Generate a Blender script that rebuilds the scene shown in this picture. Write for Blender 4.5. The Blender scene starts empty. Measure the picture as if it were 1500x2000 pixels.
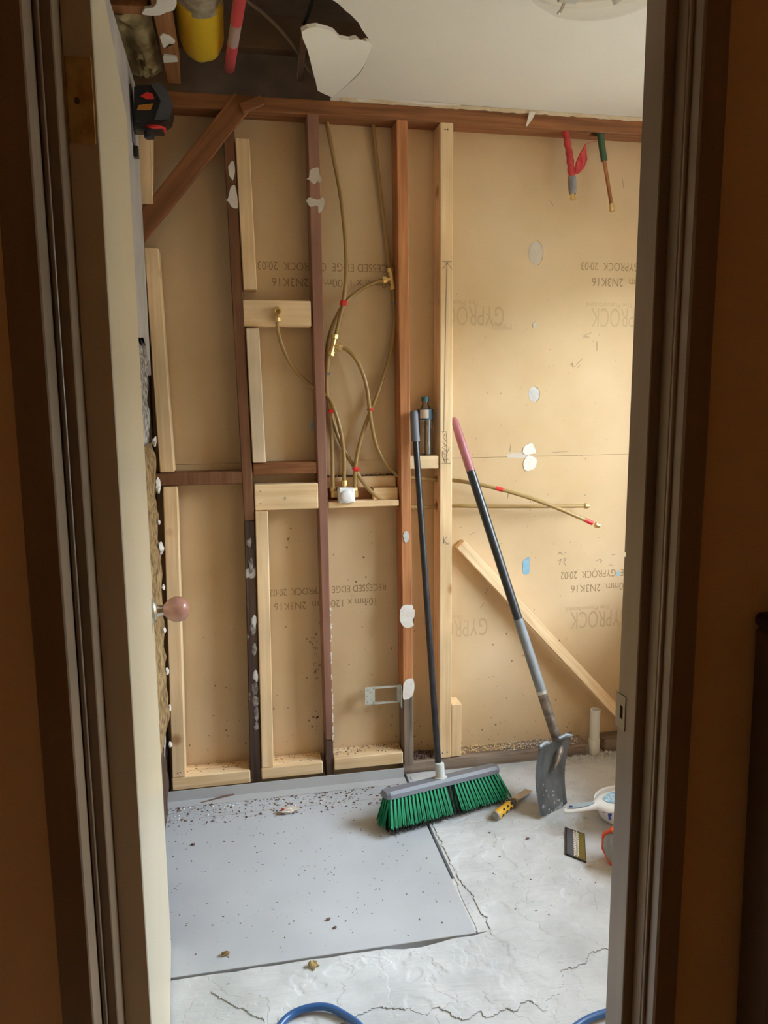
import bpy, bmesh, math, random
from mathutils import Vector, Matrix, noise
random.seed(7)
sc = bpy.context.scene
COL = sc.collection

# ------------------------------------------------------------------ camera
FPX, PITCH, YAW, ROLL, CH = 1502.0, math.radians(8.64), math.radians(11.2), math.radians(.4), 1.43
FW = Vector((math.sin(YAW)*math.cos(PITCH), math.cos(YAW)*math.cos(PITCH), -math.sin(PITCH)))
RT = Vector((math.cos(YAW), -math.sin(YAW), 0))
UPV = RT.cross(FW)
cR, sR = math.cos(ROLL), math.sin(ROLL)
cam_d = bpy.data.cameras.new('camera'); cam = bpy.data.objects.new('camera', cam_d); COL.objects.link(cam)
xr, yu = cR*RT - sR*UPV, sR*RT + cR*UPV
cam.matrix_world = Matrix(((xr.x, yu.x, -FW.x, 0), (xr.y, yu.y, -FW.y, 0), (xr.z, yu.z, -FW.z, CH), (0, 0, 0, 1)))
cam_d.sensor_fit = 'HORIZONTAL'; cam_d.sensor_width = 36; cam_d.lens = FPX/1500*36
cam_d.clip_start = .02
sc.camera = cam

# ------------------------------------------------------------------ light
WORLD_STRENGTH, EXPOSURE = 51.0, -0.15
world = bpy.data.worlds.new('World'); sc.world = world; world.use_nodes = True
bgn = world.node_tree.nodes['Background']
bgn.inputs[0].default_value = (.80, .91, 1.0, 1); bgn.inputs[1].default_value = WORLD_STRENGTH
WY0, WY1, WZ0, WZ1, WX = 1.32, 2.48, .88, 1.98, 1.75        # the window in the right wall
pl = bpy.data.lights.new('window_right_offscreen', 'AREA'); pl.shape = 'RECTANGLE'; pl.size = WZ1-WZ0; pl.size_y = WY1-WY0
po = bpy.data.objects.new('window_right_offscreen', pl); COL.objects.link(po)
po.location = (WX+.1, (WY0+WY1)/2, (WZ0+WZ1)/2); po.rotation_euler = (0, math.pi/2, 0)
pl.cycles.is_portal = True
sc.view_settings.view_transform = 'Standard'; sc.view_settings.look = 'None'
sc.view_settings.exposure = EXPOSURE; sc.view_settings.gamma = 1; sc.view_settings.use_curve_mapping = False
sc.cycles.use_denoising = True
sc.cycles.max_bounces = 14; sc.cycles.diffuse_bounces = 10; sc.cycles.transparent_max_bounces = 16
sc.cycles.sample_clamp_indirect = 8

# ------------------------------------------------------------------ helpers
D, B = 2.684, 2.769          # front of the studs, front of the boards behind them
def at(px, py, x=None, y=None, z=None):
    a, b = (px-750)/FPX, -(py-1000)/FPX
    d = FW + (cR*a + sR*b)*RT + (-sR*a + cR*b)*UPV
    t = y/d.y if y is not None else ((z-CH)/d.z if z is not None else x/d.x)
    return Vector((0, 0, CH)) + t*d
def wpos(o):
    v = Vector((0, 0, 0))
    while o is not None:
        v = v + o.location; o = o.parent
    return v
def link(name, me, mat=None, parent=None, smooth=False):
    off = wpos(parent)
    if off.length > 0: me.transform(Matrix.Translation(-off))
    if mat is not None: me.materials.append(mat)
    if smooth:
        for p in me.polygons: p.use_smooth = True
        me.set_sharp_from_angle(angle=math.radians(42))
    me.update()
    o = bpy.data.objects.new(name, me); COL.objects.link(o); o.parent = parent
    return o
def from_bm(name, bm, mat=None, parent=None, smooth=False):
    bmesh.ops.recalc_face_normals(bm, faces=bm.faces)
    me = bpy.data.meshes.new(name); bm.to_mesh(me); bm.free()
    return link(name, me, mat, parent, smooth)
def thing(name, label, cat, loc, group=None):
    o = bpy.data.objects.new(name, None); COL.objects.link(o); o.location = loc
    o.empty_display_size = .05
    return tag(o, label, cat, group)
def tag(o, label, cat, group=None):
    o['label'] = label; o['category'] = cat
    if group: o['group'] = group
    return o
def struct(o, label=None):
    o['kind'] = 'structure'
    if label: o['label'] = label
    return o
def stuff(o, label=None, cat=None):
    o['kind'] = 'stuff'
    if label: o['label'] = label
    if cat: o['category'] = cat
    return o
def bm_hexa(bm, lo, hi, bevel=0):
    """lo, hi: four corners each, listed in the same turn"""
    vs = [bm.verts.new(p) for p in list(lo)+list(hi)]
    fs = [(0, 1, 2, 3), (7, 6, 5, 4)] + [(i, 4+i, 4+(i+1) % 4, (i+1) % 4) for i in range(4)]
    faces = [bm.faces.new([vs[i] for i in f]) for f in fs]
    if bevel:
        es = list({e for f in faces for e in f.edges})
        bmesh.ops.bevel(bm, geom=es, offset=bevel, segments=1, affect='EDGES', profile=.5)
def bm_box(bm, x0, x1, y0, y1, z0, z1, bevel=0):
    bm_hexa(bm, [(x0, y0, z0), (x1, y0, z0), (x1, y1, z0), (x0, y1, z0)],
            [(x0, y0, z1), (x1, y0, z1), (x1, y1, z1), (x0, y1, z1)], bevel)
def box(name, x0, x1, y0, y1, z0, z1, mat, parent=None, bevel=0):
    bm = bmesh.new(); bm_box(bm, x0, x1, y0, y1, z0, z1, bevel)
    return from_bm(name, bm, mat, parent)
def beam(name, bot, top, z0, z1, y0, y1, mat, parent=None, bevel=.0025):
    """upright timber: bot, top = (x0, x1) at z0, z1"""
    bm = bmesh.new()
    bm_hexa(bm, [(bot[0], y0, z0), (bot[1], y0, z0), (bot[1], y1, z0), (bot[0], y1, z0)],
            [(top[0], y0, z1), (top[1], y0, z1), (top[1], y1, z1), (top[0], y1, z1)], bevel)
    return from_bm(name, bm, mat, parent)
def bm_bar(bm, p, q, w, t, side, bevel=0):
    """bar from p to q, w wide along 'side', t thick across"""
    p, q = Vector(p), Vector(q); d = (q-p).normalized(); s = Vector(side); s = (s - d*s.dot(d)).normalized(); n = d.cross(s)
    r = [(-1, -1), (1, -1), (1, 1), (-1, 1)]
    bm_hexa(bm, [p + s*a*w/2 + n*b*t/2 for a, b in r], [q + s*a*w/2 + n*b*t/2 for a, b in r], bevel)
def bar(name, p, q, w, t, side, mat, parent=None, bevel=.002):
    bm = bmesh.new(); bm_bar(bm, p, q, w, t, side, bevel)
    return from_bm(name, bm, mat, parent)
def smooth_path(pts, n=8):
    P = [Vector(p) for p in pts]
    if len(P) < 3: return P
    P = [2*P[0]-P[1]] + P + [2*P[-1]-P[-2]]
    out = []
    for i in range(1, len(P)-2):
        for k in range(n):
            t = k/n; a, b, c, d = P[i-1], P[i], P[i+1], P[i+2]
            out.append(.5*((2*b) + (c-a)*t + (2*a-5*b+4*c-d)*t*t + (3*b-a-3*c+d)*t**3))
    out.append(P[-2])
    return out
def bm_tube(bm, path, r, seg=10, caps=True):
    path = [Vector(p) for p in path]; n = len(path)
    rad = r if isinstance(r, (list, tuple)) else [r]*n
    t0 = (path[1]-path[0]).normalized()
    u = t0.orthogonal().normalized(); rings = []
    for i, p in enumerate(path):
        t = (path[min(i+1, n-1)]-path[max(i-1, 0)]).normalized()
        u = (u - t*u.dot(t)).normalized(); v = t.cross(u)
        rings.append([bm.verts.new(p + rad[i]*(math.cos(2*math.pi*k/seg)*u + math.sin(2*math.pi*k/seg)*v)) for k in range(seg)])
    for a, b in zip(rings, rings[1:]):
        for k in range(seg):
            bm.faces.new((a[k], a[(k+1) % seg], b[(k+1) % seg], b[k]))
    if caps:
        bm.faces.new(list(reversed(rings[0]))); bm.faces.new(rings[-1])
def tube(name, path, r, mat, parent=None, seg=10, smooth=True, caps=True):
    bm = bmesh.new(); bm_tube(bm, path, r, seg, caps)
    o = from_bm(name, bm, mat, parent, smooth)
    return o
def lathe_path(p, d, prof):
    """prof: (distance along d, radius) -> path and radii"""
    p, d = Vector(p), Vector(d).normalized()
    return [p + d*s for s, _ in prof], [max(r, 1e-4) for _, r in prof]
def bm_lathe(bm, p, d, prof, seg=20):
    d = Vector(d).normalized(); p = Vector(p); u = d.orthogonal().normalized(); v = d.cross(u); rings = []
    for s, r in prof:
        r = max(r, 1e-4)
        rings.append([bm.verts.new(p + d*s + r*(math.cos(2*math.pi*k/seg)*u + math.sin(2*math.pi*k/seg)*v)) for k in range(seg)])
    for a, b in zip(rings, rings[1:]):
        for k in range(seg):
            bm.faces.new((a[k], a[(k+1) % seg], b[(k+1) % seg], b[k]))
    bm.faces.new(list(reversed(rings[0]))); bm.faces.new(rings[-1])
def lathe(name, p, d, prof, mat, parent=None, seg=20, smooth=True):
    bm = bmesh.new(); bm_lathe(bm, p, d, prof, seg)
    return from_bm(name, bm, mat, parent, smooth)
def bm_slab(bm, outline, ext):
    """outline: 3D points in a plane; ext: thickness vector"""
    ext = Vector(ext); a = [bm.verts.new(Vector(p)) for p in outline]; b = [bm.verts.new(Vector(p)+ext) for p in outline]
    n = len(a); bm.faces.new(a); bm.faces.new(list(reversed(b)))
    for i in range(n): bm.faces.new((a[i], b[i], b[(i+1) % n], a[(i+1) % n]))
def slab(name, outline, ext, mat, parent=None):
    bm = bmesh.new(); bm_slab(bm, outline, ext)
    bmesh.ops.triangulate(bm, faces=[f for f in bm.faces if len(f.verts) > 4])
    return from_bm(name, bm, mat, parent)
def lump(name, c, r, mat, parent=None, rough=.35, sub=2, seed=0, smooth=True):
    bm = bmesh.new(); bmesh.ops.create_icosphere(bm, subdivisions=sub, radius=1)
    for v in bm.verts:
        k = 1 + rough*noise.noise(v.co*1.7 + Vector((seed*3.1, seed, 0))) + rough*.5*noise.noise(v.co*4.3 + Vector((seed, 7, 0)))
        v.co = Vector(c) + Vector((v.co.x*r[0], v.co.y*r[1], v.co.z*r[2]))*k
    return from_bm(name, bm, mat, parent, smooth)
def blob_outline(cx, cz, rx, rz, seed, n=18, amp=.22):
    """ragged patch outline in the plane of the back wall, as (x, z)"""
    rr = random.Random(seed); out = []
    for k in range(n):
        a = 2*math.pi*k/n; q = 1 + amp*(rr.random()-.5)*2
        out.append((cx + rx*q*math.cos(a), cz + rz*q*math.sin(a)))
    return out

def drill(o, bm):
    """cut the volumes in bm out of object o for good"""
    bmesh.ops.recalc_face_normals(bm, faces=bm.faces)
    me = bpy.data.meshes.new('cut'); bm.to_mesh(me); bm.free()
    c = bpy.data.objects.new('cut', me); COL.objects.link(c)
    md = o.modifiers.new('cut', 'BOOLEAN'); md.operation = 'DIFFERENCE'; md.solver = 'EXACT'; md.object = c
    bpy.context.view_layer.update()
    res = bpy.data.meshes.new_from_object(o.evaluated_get(bpy.context.evaluated_depsgraph_get()))
    o.modifiers.clear(); o.data = res
    bpy.data.objects.remove(c); bpy.data.meshes.remove(me)

# ------------------------------------------------------------------ materials
def new_mat(name):
    m = bpy.data.materials.new(name); m.use_nodes = True
    return m, m.node_tree.nodes, m.node_tree.links, m.node_tree.nodes['Principled BSDF']
def c4(c): return (c[0], c[1], c[2], 1)
def plain(name, col, rough=.6, metal=0, col2=None, scale=12, bump=0, bscale=80, detail=5, stretch=(1, 1, 1), lo=.35, hi=.65, spec=.5):
    m, N, L, p = new_mat(name)
    p.inputs['Base Color'].default_value = c4(col); p.inputs['Roughness'].default_value = rough
    p.inputs['Metallic'].default_value = metal; p.inputs['Specular IOR Level'].default_value = spec
    if col2 or bump:
        tc = N.new('ShaderNodeTexCoord'); mp = N.new('ShaderNodeMapping'); mp.inputs['Scale'].default_value = stretch
        L.new(tc.outputs['Object'], mp.inputs[0])
    if col2:
        n = N.new('ShaderNodeTexNoise'); n.inputs['Scale'].default_value = scale; n.inputs['Detail'].default_value = detail
        L.new(mp.outputs[0], n.inputs[0]); r = N.new('ShaderNodeValToRGB')
        r.color_ramp.elements[0].color = c4(col); r.color_ramp.elements[1].color = c4(col2)
        r.color_ramp.elements[0].position = lo; r.color_ramp.elements[1].position = hi
        L.new(n.outputs[0], r.inputs[0]); L.new(r.outputs[0], p.inputs['Base Color'])
    if bump:
        n2 = N.new('ShaderNodeTexNoise'); n2.inputs['Scale'].default_value = bscale; n2.inputs['Detail'].default_value = 6
        L.new(mp.outputs[0], n2.inputs[0]); b = N.new('ShaderNodeBump'); b.inputs['Strength'].default_value = bump
        b.inputs['Distance'].default_value = .004
        L.new(n2.outputs[0], b.inputs['Height']); L.new(b.outputs[0], p.inputs['Normal'])
    return m
def wood(name, dark, light, axis='z', fine=55, rough=.65, bump=.25, knots=0.0, lo=.3, hi=.7, patch=None, patch_at=.62):
    m, N, L, p = new_mat(name); p.inputs['Roughness'].default_value = rough; p.inputs['Specular IOR Level'].default_value = .3
    tc = N.new('ShaderNodeTexCoord'); oi = N.new('ShaderNodeObjectInfo')
    ad = N.new('ShaderNodeVectorMath'); ad.operation = 'MULTIPLY_ADD'
    cb = N.new('ShaderNodeCombineXYZ')
    for i in range(3): L.new(oi.outputs['Random'], cb.inputs[i])
    ad.inputs[1].default_value = (7, 5, 9); L.new(cb.outputs[0], ad.inputs[0]); L.new(tc.outputs['Object'], ad.inputs[2])
    mp = N.new('ShaderNodeMapping'); s = [fine]*3; s['xyz'.index(axis)] = fine*.045; mp.inputs['Scale'].default_value = s
    L.new(ad.outputs[0], mp.inputs[0])
    n = N.new('ShaderNodeTexNoise'); n.inputs['Scale'].default_value = 1; n.inputs['Detail'].default_value = 6; n.inputs['Distortion'].default_value = .6
    L.new(mp.outputs[0], n.inputs[0])
    r = N.new('ShaderNodeValToRGB'); r.color_ramp.elements[0].color = c4(dark); r.color_ramp.elements[1].color = c4(light)
    r.color_ramp.elements[0].position = lo; r.color_ramp.elements[1].position = hi
    L.new(n.outputs[0], r.inputs[0]); out = r.outputs[0]
    n3 = N.new('ShaderNodeTexNoise'); n3.inputs['Scale'].default_value = 3.5; n3.inputs['Detail'].default_value = 2
    L.new(ad.outputs[0], n3.inputs[0])
    mr = N.new('ShaderNodeMapRange'); mr.inputs[1].default_value = .3; mr.inputs[2].default_value = .7; mr.inputs[3].default_value = .82; mr.inputs[4].default_value = 1.12
    L.new(n3.outputs[0], mr.inputs[0])
    mx = N.new('ShaderNodeMix'); mx.data_type = 'RGBA'; mx.blend_type = 'MULTIPLY'; mx.inputs[0].default_value = 1
    L.new(out, mx.inputs[6]); L.new(mr.outputs[0], mx.inputs[7]); out = mx.outputs[2]
    if knots:
        v = N.new('ShaderNodeTexVoronoi'); v.inputs['Scale'].default_value = knots
        L.new(ad.outputs[0], v.inputs[0])
        k = N.new('ShaderNodeValToRGB'); k.color_ramp.elements[0].color = (.5, .32, .2, 1); k.color_ramp.elements[1].color = (1, 1, 1, 1)
        k.color_ramp.elements[0].position = .05; k.color_ramp.elements[1].position = .13
        L.new(v.outputs['Distance'], k.inputs[0])
        m2 = N.new('ShaderNodeMix'); m2.data_type = 'RGBA'; m2.blend_type = 'MULTIPLY'; m2.inputs[0].default_value = .8
        L.new(out, m2.inputs[6]); L.new(k.outputs[0], m2.inputs[7]); out = m2.outputs[2]
    if patch:
        n4 = N.new('ShaderNodeTexNoise'); n4.inputs['Scale'].default_value = 14; n4.inputs['Detail'].default_value = 6
        L.new(ad.outputs[0], n4.inputs[0])
        k = N.new('ShaderNodeMapRange'); k.inputs[1].default_value = patch_at; k.inputs[2].default_value = patch_at+.04
        L.new(n4.outputs[0], k.inputs[0])
        m3 = N.new('ShaderNodeMix'); m3.data_type = 'RGBA'; L.new(k.outputs[0], m3.inputs[0])
        L.new(out, m3.inputs[6]); m3.inputs[7].default_value = c4(patch); out = m3.outputs[2]
    L.new(out, p.inputs['Base Color'])
    b = N.new('ShaderNodeBump'); b.inputs['Strength'].default_value = bump; b.inputs['Distance'].default_value = .002
    L.new(n.outputs[0], b.inputs['Height']); L.new(b.outputs[0], p.inputs['Normal'])
    return m
def clear(name, tint=(1, 1, 1), gloss=.12, rough=.05):
    """thin clear sheet: mostly lets light through, a little reflection at grazing angles"""
    m = bpy.data.materials.new(name); m.use_nodes = True; N, L = m.node_tree.nodes, m.node_tree.links
    N.remove(N['Principled BSDF']); t = N.new('ShaderNodeBsdfTransparent'); t.inputs[0].default_value = c4(tint)
    g = N.new('ShaderNodeBsdfGlossy'); g.inputs['Roughness'].default_value = rough
    lw = N.new('ShaderNodeLayerWeight'); lw.inputs[0].default_value = .3
    mr = N.new('ShaderNodeMapRange'); mr.inputs[3].default_value = gloss*.4; mr.inputs[4].default_value = min(1, gloss*4)
    L.new(lw.outputs['Fresnel'], mr.inputs[0])
    x = N.new('ShaderNodeMixShader'); L.new(mr.outputs[0], x.inputs[0]); L.new(t.outputs[0], x.inputs[1]); L.new(g.outputs[0], x.inputs[2])
    L.new(x.outputs[0], N['Material Output'].inputs[0])
    return m

PINE_L, PINE_D = (.88, .66, .41), (.76, .52, .28)
M = {}
M['pine'] = wood('new_pine', PINE_D, PINE_L, 'z', 50, knots=4.5, lo=.36, hi=.62)
M['pine_h'] = wood('new_pine_lengthwise', PINE_D, PINE_L, 'x', 50, knots=5, lo=.36, hi=.62)
M['pine_pale'] = wood('greyer_pine', (.70, .54, .37), (.82, .67, .49), 'z', 70, knots=3)
M['hard'] = wood('old_red_hardwood', (.20, .072, .024), (.37, .145, .05), 'z', 70)
M['hard_h'] = wood('old_red_hardwood_lengthwise', (.18, .068, .024), (.32, .13, .05), 'x', 70)
M['pine_off'] = wood('new_pine_offcut', PINE_D, PINE_L, 'x', 60, knots=6, lo=.36, hi=.62)
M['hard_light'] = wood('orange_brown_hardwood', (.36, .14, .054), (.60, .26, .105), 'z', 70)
M['mauve'] = wood('mauve_brown_hardwood', (.24, .115, .08), (.33, .165, .115), 'z', 40, bump=.1)
M['weathered'] = wood('weathered_grey_timber', (.10, .07, .05), (.34, .26, .20), 'z', 45, bump=.8)
M['weathered_h'] = wood('weathered_grey_plate', (.14, .095, .07), (.33, .25, .19), 'x', 45, bump=.8)
M['rotten'] = wood('rotted_dark_timber', (.035, .02, .013), (.11, .065, .045), 'z', 40, bump=.9, patch=(.42, .38, .36), patch_at=.64)
M['dark_hard'] = wood('dark_stained_hardwood', (.15, .064, .03), (.25, .115, .056), 'z', 60)
M['joist'] = wood('roof_joist', (.22, .09, .035), (.36, .16, .06), 'y', 60)
M['void'] = plain('old_roof_timber', (.16, .10, .06), .95, col2=(.24, .15, .09), scale=6)
M['board'] = plain('tan_board_paper', (.575, .41, .23), .8, col2=(.67, .50, .315), scale=2.2, detail=4, bump=.04, bscale=220, spec=.2)
M['print'] = plain('printed_ink', (.31, .21, .11), .9)
M['print_faint'] = plain('faint_printed_ink', (.51, .37, .22), .9)
M['pencil'] = plain('pencil_mark', (.16, .14, .13), .7)
M['stain'] = plain('brown_stain', (.22, .135, .075), .9, col2=(.34, .22, .13), scale=60)
M['torn_paper'] = plain('torn_grey_paper', (.55, .48, .40), .9, col2=(.62, .55, .47), scale=25, bump=.2)
M['plaster'] = plain('white_plaster', (.72, .66, .60), .9, col2=(.80, .76, .71), scale=30, bump=.3, bscale=90)
M['plaster_grey'] = plain('grey_adhesive', (.50, .48, .46), .85, col2=(.66, .64, .62), scale=30, bump=.3)
M['dirty'] = plain('dirty_adhesive', (.10, .08, .07), .9, col2=(.34, .29, .26), scale=60, bump=.5)
M['blue'] = plain('blue_chalk', (.22, .42, .58), .9, col2=(.33, .55, .68), scale=40)
M['ceil'] = plain('ceiling_paint', (.76, .73, .66), .75, col2=(.79, .76, .69), scale=3, bump=.03, bscale=150)
M['cornice'] = plain('old_cornice_plaster', (.60, .47, .30), .9, col2=(.72, .62, .46), scale=20, bump=.4)
M['grey_board'] = plain('grey_wall_board', (.47, .43, .42), .8, col2=(.56, .52, .50), scale=8)
M['rubble'] = plain('grey_rubble', (.13, .12, .12), .95, col2=(.62, .58, .54), scale=55, bump=1, bscale=70, lo=.42, hi=.6)
M['wool'] = plain('brown_wool', (.15, .08, .028), 1, col2=(.44, .29, .13), scale=38, bump=1, bscale=90)
M['batt'] = plain('beige_insulation', (.36, .25, .10), 1, col2=(.72, .60, .33), scale=14, bump=1, bscale=60, detail=8)
M['yellow'] = plain('yellow_wrap', (.75, .47, .015), .45, col2=(.82, .55, .03), scale=10)
M['dusty'] = plain('grey_dust', (.26, .22, .15), .9, col2=(.50, .44, .33), scale=24, bump=1, bscale=50)
def concrete(name, a, b, cracks=.55, bump=.5, strk=.0):
    m, N, L, p = new_mat(name); p.inputs['Roughness'].default_value = .75; p.inputs['Specular IOR Level'].default_value = .35
    tc = N.new('ShaderNodeTexCoord')
    n = N.new('ShaderNodeTexNoise'); n.inputs['Scale'].default_value = 5; n.inputs['Detail'].default_value = 9; n.inputs['Roughness'].default_value = .62
    L.new(tc.outputs['Object'], n.inputs[0]); r = N.new('ShaderNodeValToRGB')
    r.color_ramp.elements[0].color = c4(a); r.color_ramp.elements[1].color = c4(b); r.color_ramp.elements[0].position = .34; r.color_ramp.elements[1].position = .6
    L.new(n.outputs[0], r.inputs[0])
    mp = N.new('ShaderNodeMapping'); mp.inputs['Rotation'].default_value = (0, 0, .9); mp.inputs['Scale'].default_value = (7, 34, 1)
    L.new(tc.outputs['Object'], mp.inputs[0])
    s = N.new('ShaderNodeTexNoise'); s.inputs['Scale'].default_value = 1; s.inputs['Detail'].default_value = 7; s.inputs['Distortion'].default_value = 1.6
    L.new(mp.outputs[0], s.inputs[0])
    f = N.new('ShaderNodeTexNoise'); f.inputs['Scale'].default_value = 9; f.inputs['Detail'].default_value = 5
    L.new(tc.outputs['Object'], f.inputs[0])
    st = N.new('ShaderNodeValToRGB'); st.color_ramp.interpolation = 'EASE'
    st.color_ramp.elements[0].position = .49; st.color_ramp.elements[1].position = .515
    L.new(f.outputs[0], st.inputs[0])
    mx = N.new('ShaderNodeMath'); mx.operation = 'MULTIPLY_ADD'; mx.inputs[1].default_value = cracks
    L.new(st.outputs[0], mx.inputs[0]); L.new(s.outputs[0], mx.inputs[2])
    bmp = N.new('ShaderNodeBump'); bmp.inputs['Strength'].default_value = bump; bmp.inputs['Distance'].default_value = .004
    L.new(mx.outputs[0], bmp.inputs['Height']); L.new(bmp.outputs[0], p.inputs['Normal']); L.new(r.outputs[0], p.inputs['Base Color'])
    return m
M['concrete'] = concrete('scraped_concrete', (.45, .46, .47), (.60, .61, .625), .28, .7)
M['screed'] = concrete('thin_screed', (.46, .47, .48), (.61, .62, .635), .28, .85)
M['sheet'] = plain('cement_sheet', (.42, .44, .475), .6, col2=(.48, .50, .535), scale=3, bump=.05, bscale=120)

M['angle'] = plain('grey_angle', (.46, .46, .47), .55)
M['hall'] = plain('hall_wall_paint', (.84, .61, .36), .7)
M['hall_floor'] = plain('hall_carpet', (.60, .44, .28), .95, col2=(.66, .50, .33), scale=90)

M['trim'] = wood('brown_jamb_varnish', (.22, .148, .092), (.27, .188, .12), 'z', 40, rough=.34, bump=.03)
M['trim'].node_tree.nodes['Principled BSDF'].inputs['Specular IOR Level'].default_value = 1.0

M['door'] = plain('cream_door_gloss', (.64, .55, .395), .32, col2=(.66, .57, .415), scale=4)
M['brass_old'] = plain('old_brass', (.42, .27, .10), .45, .8, col2=(.60, .42, .18), scale=40)
M['steel'] = plain('satin_steel', (.62, .60, .56), .35, .9)
M['dull_steel'] = plain('dull_brown_steel', (.34, .28, .20), .45, .5)
M['galv'] = plain('galvanised_steel', (.60, .60, .54), .42, .55, col2=(.68, .68, .61), scale=60)
M['knob'] = plain('polished_pink_wood', (.42, .20, .15), .22, col2=(.52, .29, .23), scale=14)
M['chrome'] = plain('pale_metal', (.72, .68, .58), .28, .85)
M['pipe'] = plain('bronze_plastic_pipe', (.33, .205, .068), .32, col2=(.38, .245, .09), scale=6)
M['brass'] = plain('bright_brass', (.78, .58, .26), .28, .9)
M['copper'] = plain('copper_pipe', (.50, .22, .10), .38, .75, col2=(.38, .17, .08), scale=30)
M['red'] = plain('red_tape', (.72, .035, .03), .45)
M['red_wrap'] = plain('red_plastic_wrap', (.42, .025, .028), .5, col2=(.58, .06, .06), scale=40, bump=.6, bscale=60)
M['pink'] = plain('pink_red_tape', (.80, .10, .12), .4)
M['white_pipe'] = plain('pink_white_pipe', (.62, .46, .42), .5)
M['green_wrap'] = plain('dark_green_sleeve', (.045, .10, .05), .6)
M['grey_wrap'] = plain('grey_tape', (.20, .19, .20), .6, col2=(.27, .26, .28), scale=40)
M['white_plastic'] = plain('white_plastic', (.84, .85, .87), .35)
M['pvc'] = plain('white_pvc', (.74, .72, .67), .35)
M['black'] = plain('black_plastic', (.015, .015, .018), .35)
M['rust'] = plain('rusty_nail', (.07, .045, .035), .7, .4)
M['black_pole'] = plain('black_coated_tube', (.012, .013, .018), .28, col2=(.03, .03, .038), scale=25)
M['dark_grey'] = plain('dark_grey_plastic', (.085, .09, .105), .45)
M['slate'] = plain('slate_plastic', (.17, .18, .21), .5)
M['grip_grey'] = plain('grey_rubber_grip', (.16, .17, .21), .5)
M['light_grey'] = plain('light_grey_plastic', (.50, .52, .50), .5)
M['green'] = plain('green_bristle', (.006, .155, .062), .6, col2=(.02, .30, .14), scale=150, stretch=(1, 1, .1), spec=.2)
M['black_bristle'] = plain('black_bristle', (.012, .013, .012), .7)
M['mauve_grip'] = plain('mauve_grip', (.34, .10, .12), .45, col2=(.40, .16, .19), scale=18)
M['fibre_black'] = plain('black_fibreglass', (.02, .023, .03), .3)
M['fibre_grey'] = plain('grey_scuffed_shaft', (.16, .175, .19), .4, col2=(.22, .235, .25), scale=22)
M['socket'] = plain('worn_socket_steel', (.10, .075, .06), .5, .5, col2=(.26, .21, .17), scale=40)
M['blade'] = plain('dusty_shovel_steel', (.15, .165, .18), .45, .4, col2=(.30, .315, .33), scale=14, stretch=(2, 2, .6))
M['blade_dust'] = plain('blade_dust', (.46, .46, .46), .9)
M['yellow_plastic'] = plain('yellow_handle', (.70, .40, .03), .45)
M['chisel_steel'] = plain('bright_chisel_steel', (.62, .62, .62), .22, .95)
M['grey_blue'] = plain('grey_blue_grip', (.34, .42, .48), .45)
M['navy'] = plain('navy_hole_shade', (.03, .06, .18), .4)
M['label_blue'] = plain('sky_blue_sticker', (.13, .42, .66), .4, col2=(.62, .78, .88), scale=60)
M['blue_bristle'] = plain('blue_bristle', (.03, .07, .40), .5)
M['white_bristle'] = plain('white_bristle', (.8, .82, .86), .5)
M['gold'] = plain('gold_print', (.17, .125, .015), .45)
M['orange'] = plain('orange_casing', (.78, .10, .03), .4)
M['face_grey'] = plain('worn_grey_face', (.24, .24, .235), .6, col2=(.34, .34, .33), scale=50)
M['hose'] = plain('blue_hose', (.035, .11, .30), .28)
M['cable'] = plain('brown_cable', (.22, .15, .085), .5)
M['amber'] = plain('amber_window', (.48, .20, .03), .3)
M['glass'] = clear('clear_glass', (.985, .985, .975), .05, .05)
M['bottle'] = clear('clear_bottle_plastic', (.82, .84, .84), .22, .08)
M['pane'] = clear('window_pane_glass', (.97, .98, .98), .08, .02)
M['cap_blue'] = plain('blue_green_cap', (.04, .15, .19), .4)
M['bottle_label'] = plain('blue_bottle_label', (.03, .07, .11), .5)
M['crumb'] = plain('brown_crumbs', (.10, .06, .045), .95, col2=(.22, .13, .10), scale=300)
M['sawdust'] = plain('yellow_sawdust', (.62, .42, .17), .95, col2=(.80, .60, .30), scale=300)
M['crumb_white'] = plain('plaster_crumbs', (.72, .70, .67), .95)
M['grass'] = plain('outside_ground', (.20, .20, .17), .95)
M['hall_cap'] = plain('dark_cap', (.04, .03, .02), .5)
M['hall_box'] = plain('dark_hall_box', (.11, .08, .055), .6)

# ------------------------------------------------------------------ room shell
RX0, RX1, RY0 = -.275, WX, 1.10
HX0, HX1, HY0, HYW = -1.5, 2.0, -1.3, 1.005      # the hall the camera stands in
CZ = 2.4
# floor: slab pieces around the let-in cement sheet
floor = struct(box('floor', -1.6, 3.0, -1.4, 3.0, -.20, -.03, M['concrete']))
rr = random.Random(3)
SX1, SY0, SY1 = .598, 1.787, 2.605
front_edge = []
for i in range(64):
    x = 2.6 - i*(2.6+.42)/63
    j = .0
    if x < .62: j = .004*noise.noise(Vector((x*22, 0, 0))) + .003*noise.noise(Vector((x*70, 3, 0)))
    y = SY0 - .006 + j
    if .36 < x < .50: y -= .014*math.sin((x-.36)/.14*math.pi)**.6
    if x > .615: y = SY0 + .004
    front_edge.append((x, y, -.03))
slab('concrete_slab', [(-.42, 1.06, -.03), (2.6, 1.06, -.03)] + front_edge, (0, 0, .03), M['concrete'], floor)
right_edge = []
for i in range(40):
    y = 3.0 - i*(3.0-SY0-.004)/39
    x = SX1 + .012 + .003*noise.noise(Vector((y*30, 9, 0)))
    if y < 2.0: x = SX1 + .006 + .009*abs(noise.noise(Vector((y*24, 4, 0))))
    right_edge.append((x, y, -.03))
slab('concrete_slab', [(2.6, SY0+.004, -.03), (2.6, 3.0, -.03)] + right_edge, (0, 0, .03), M['concrete'], floor)
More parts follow.
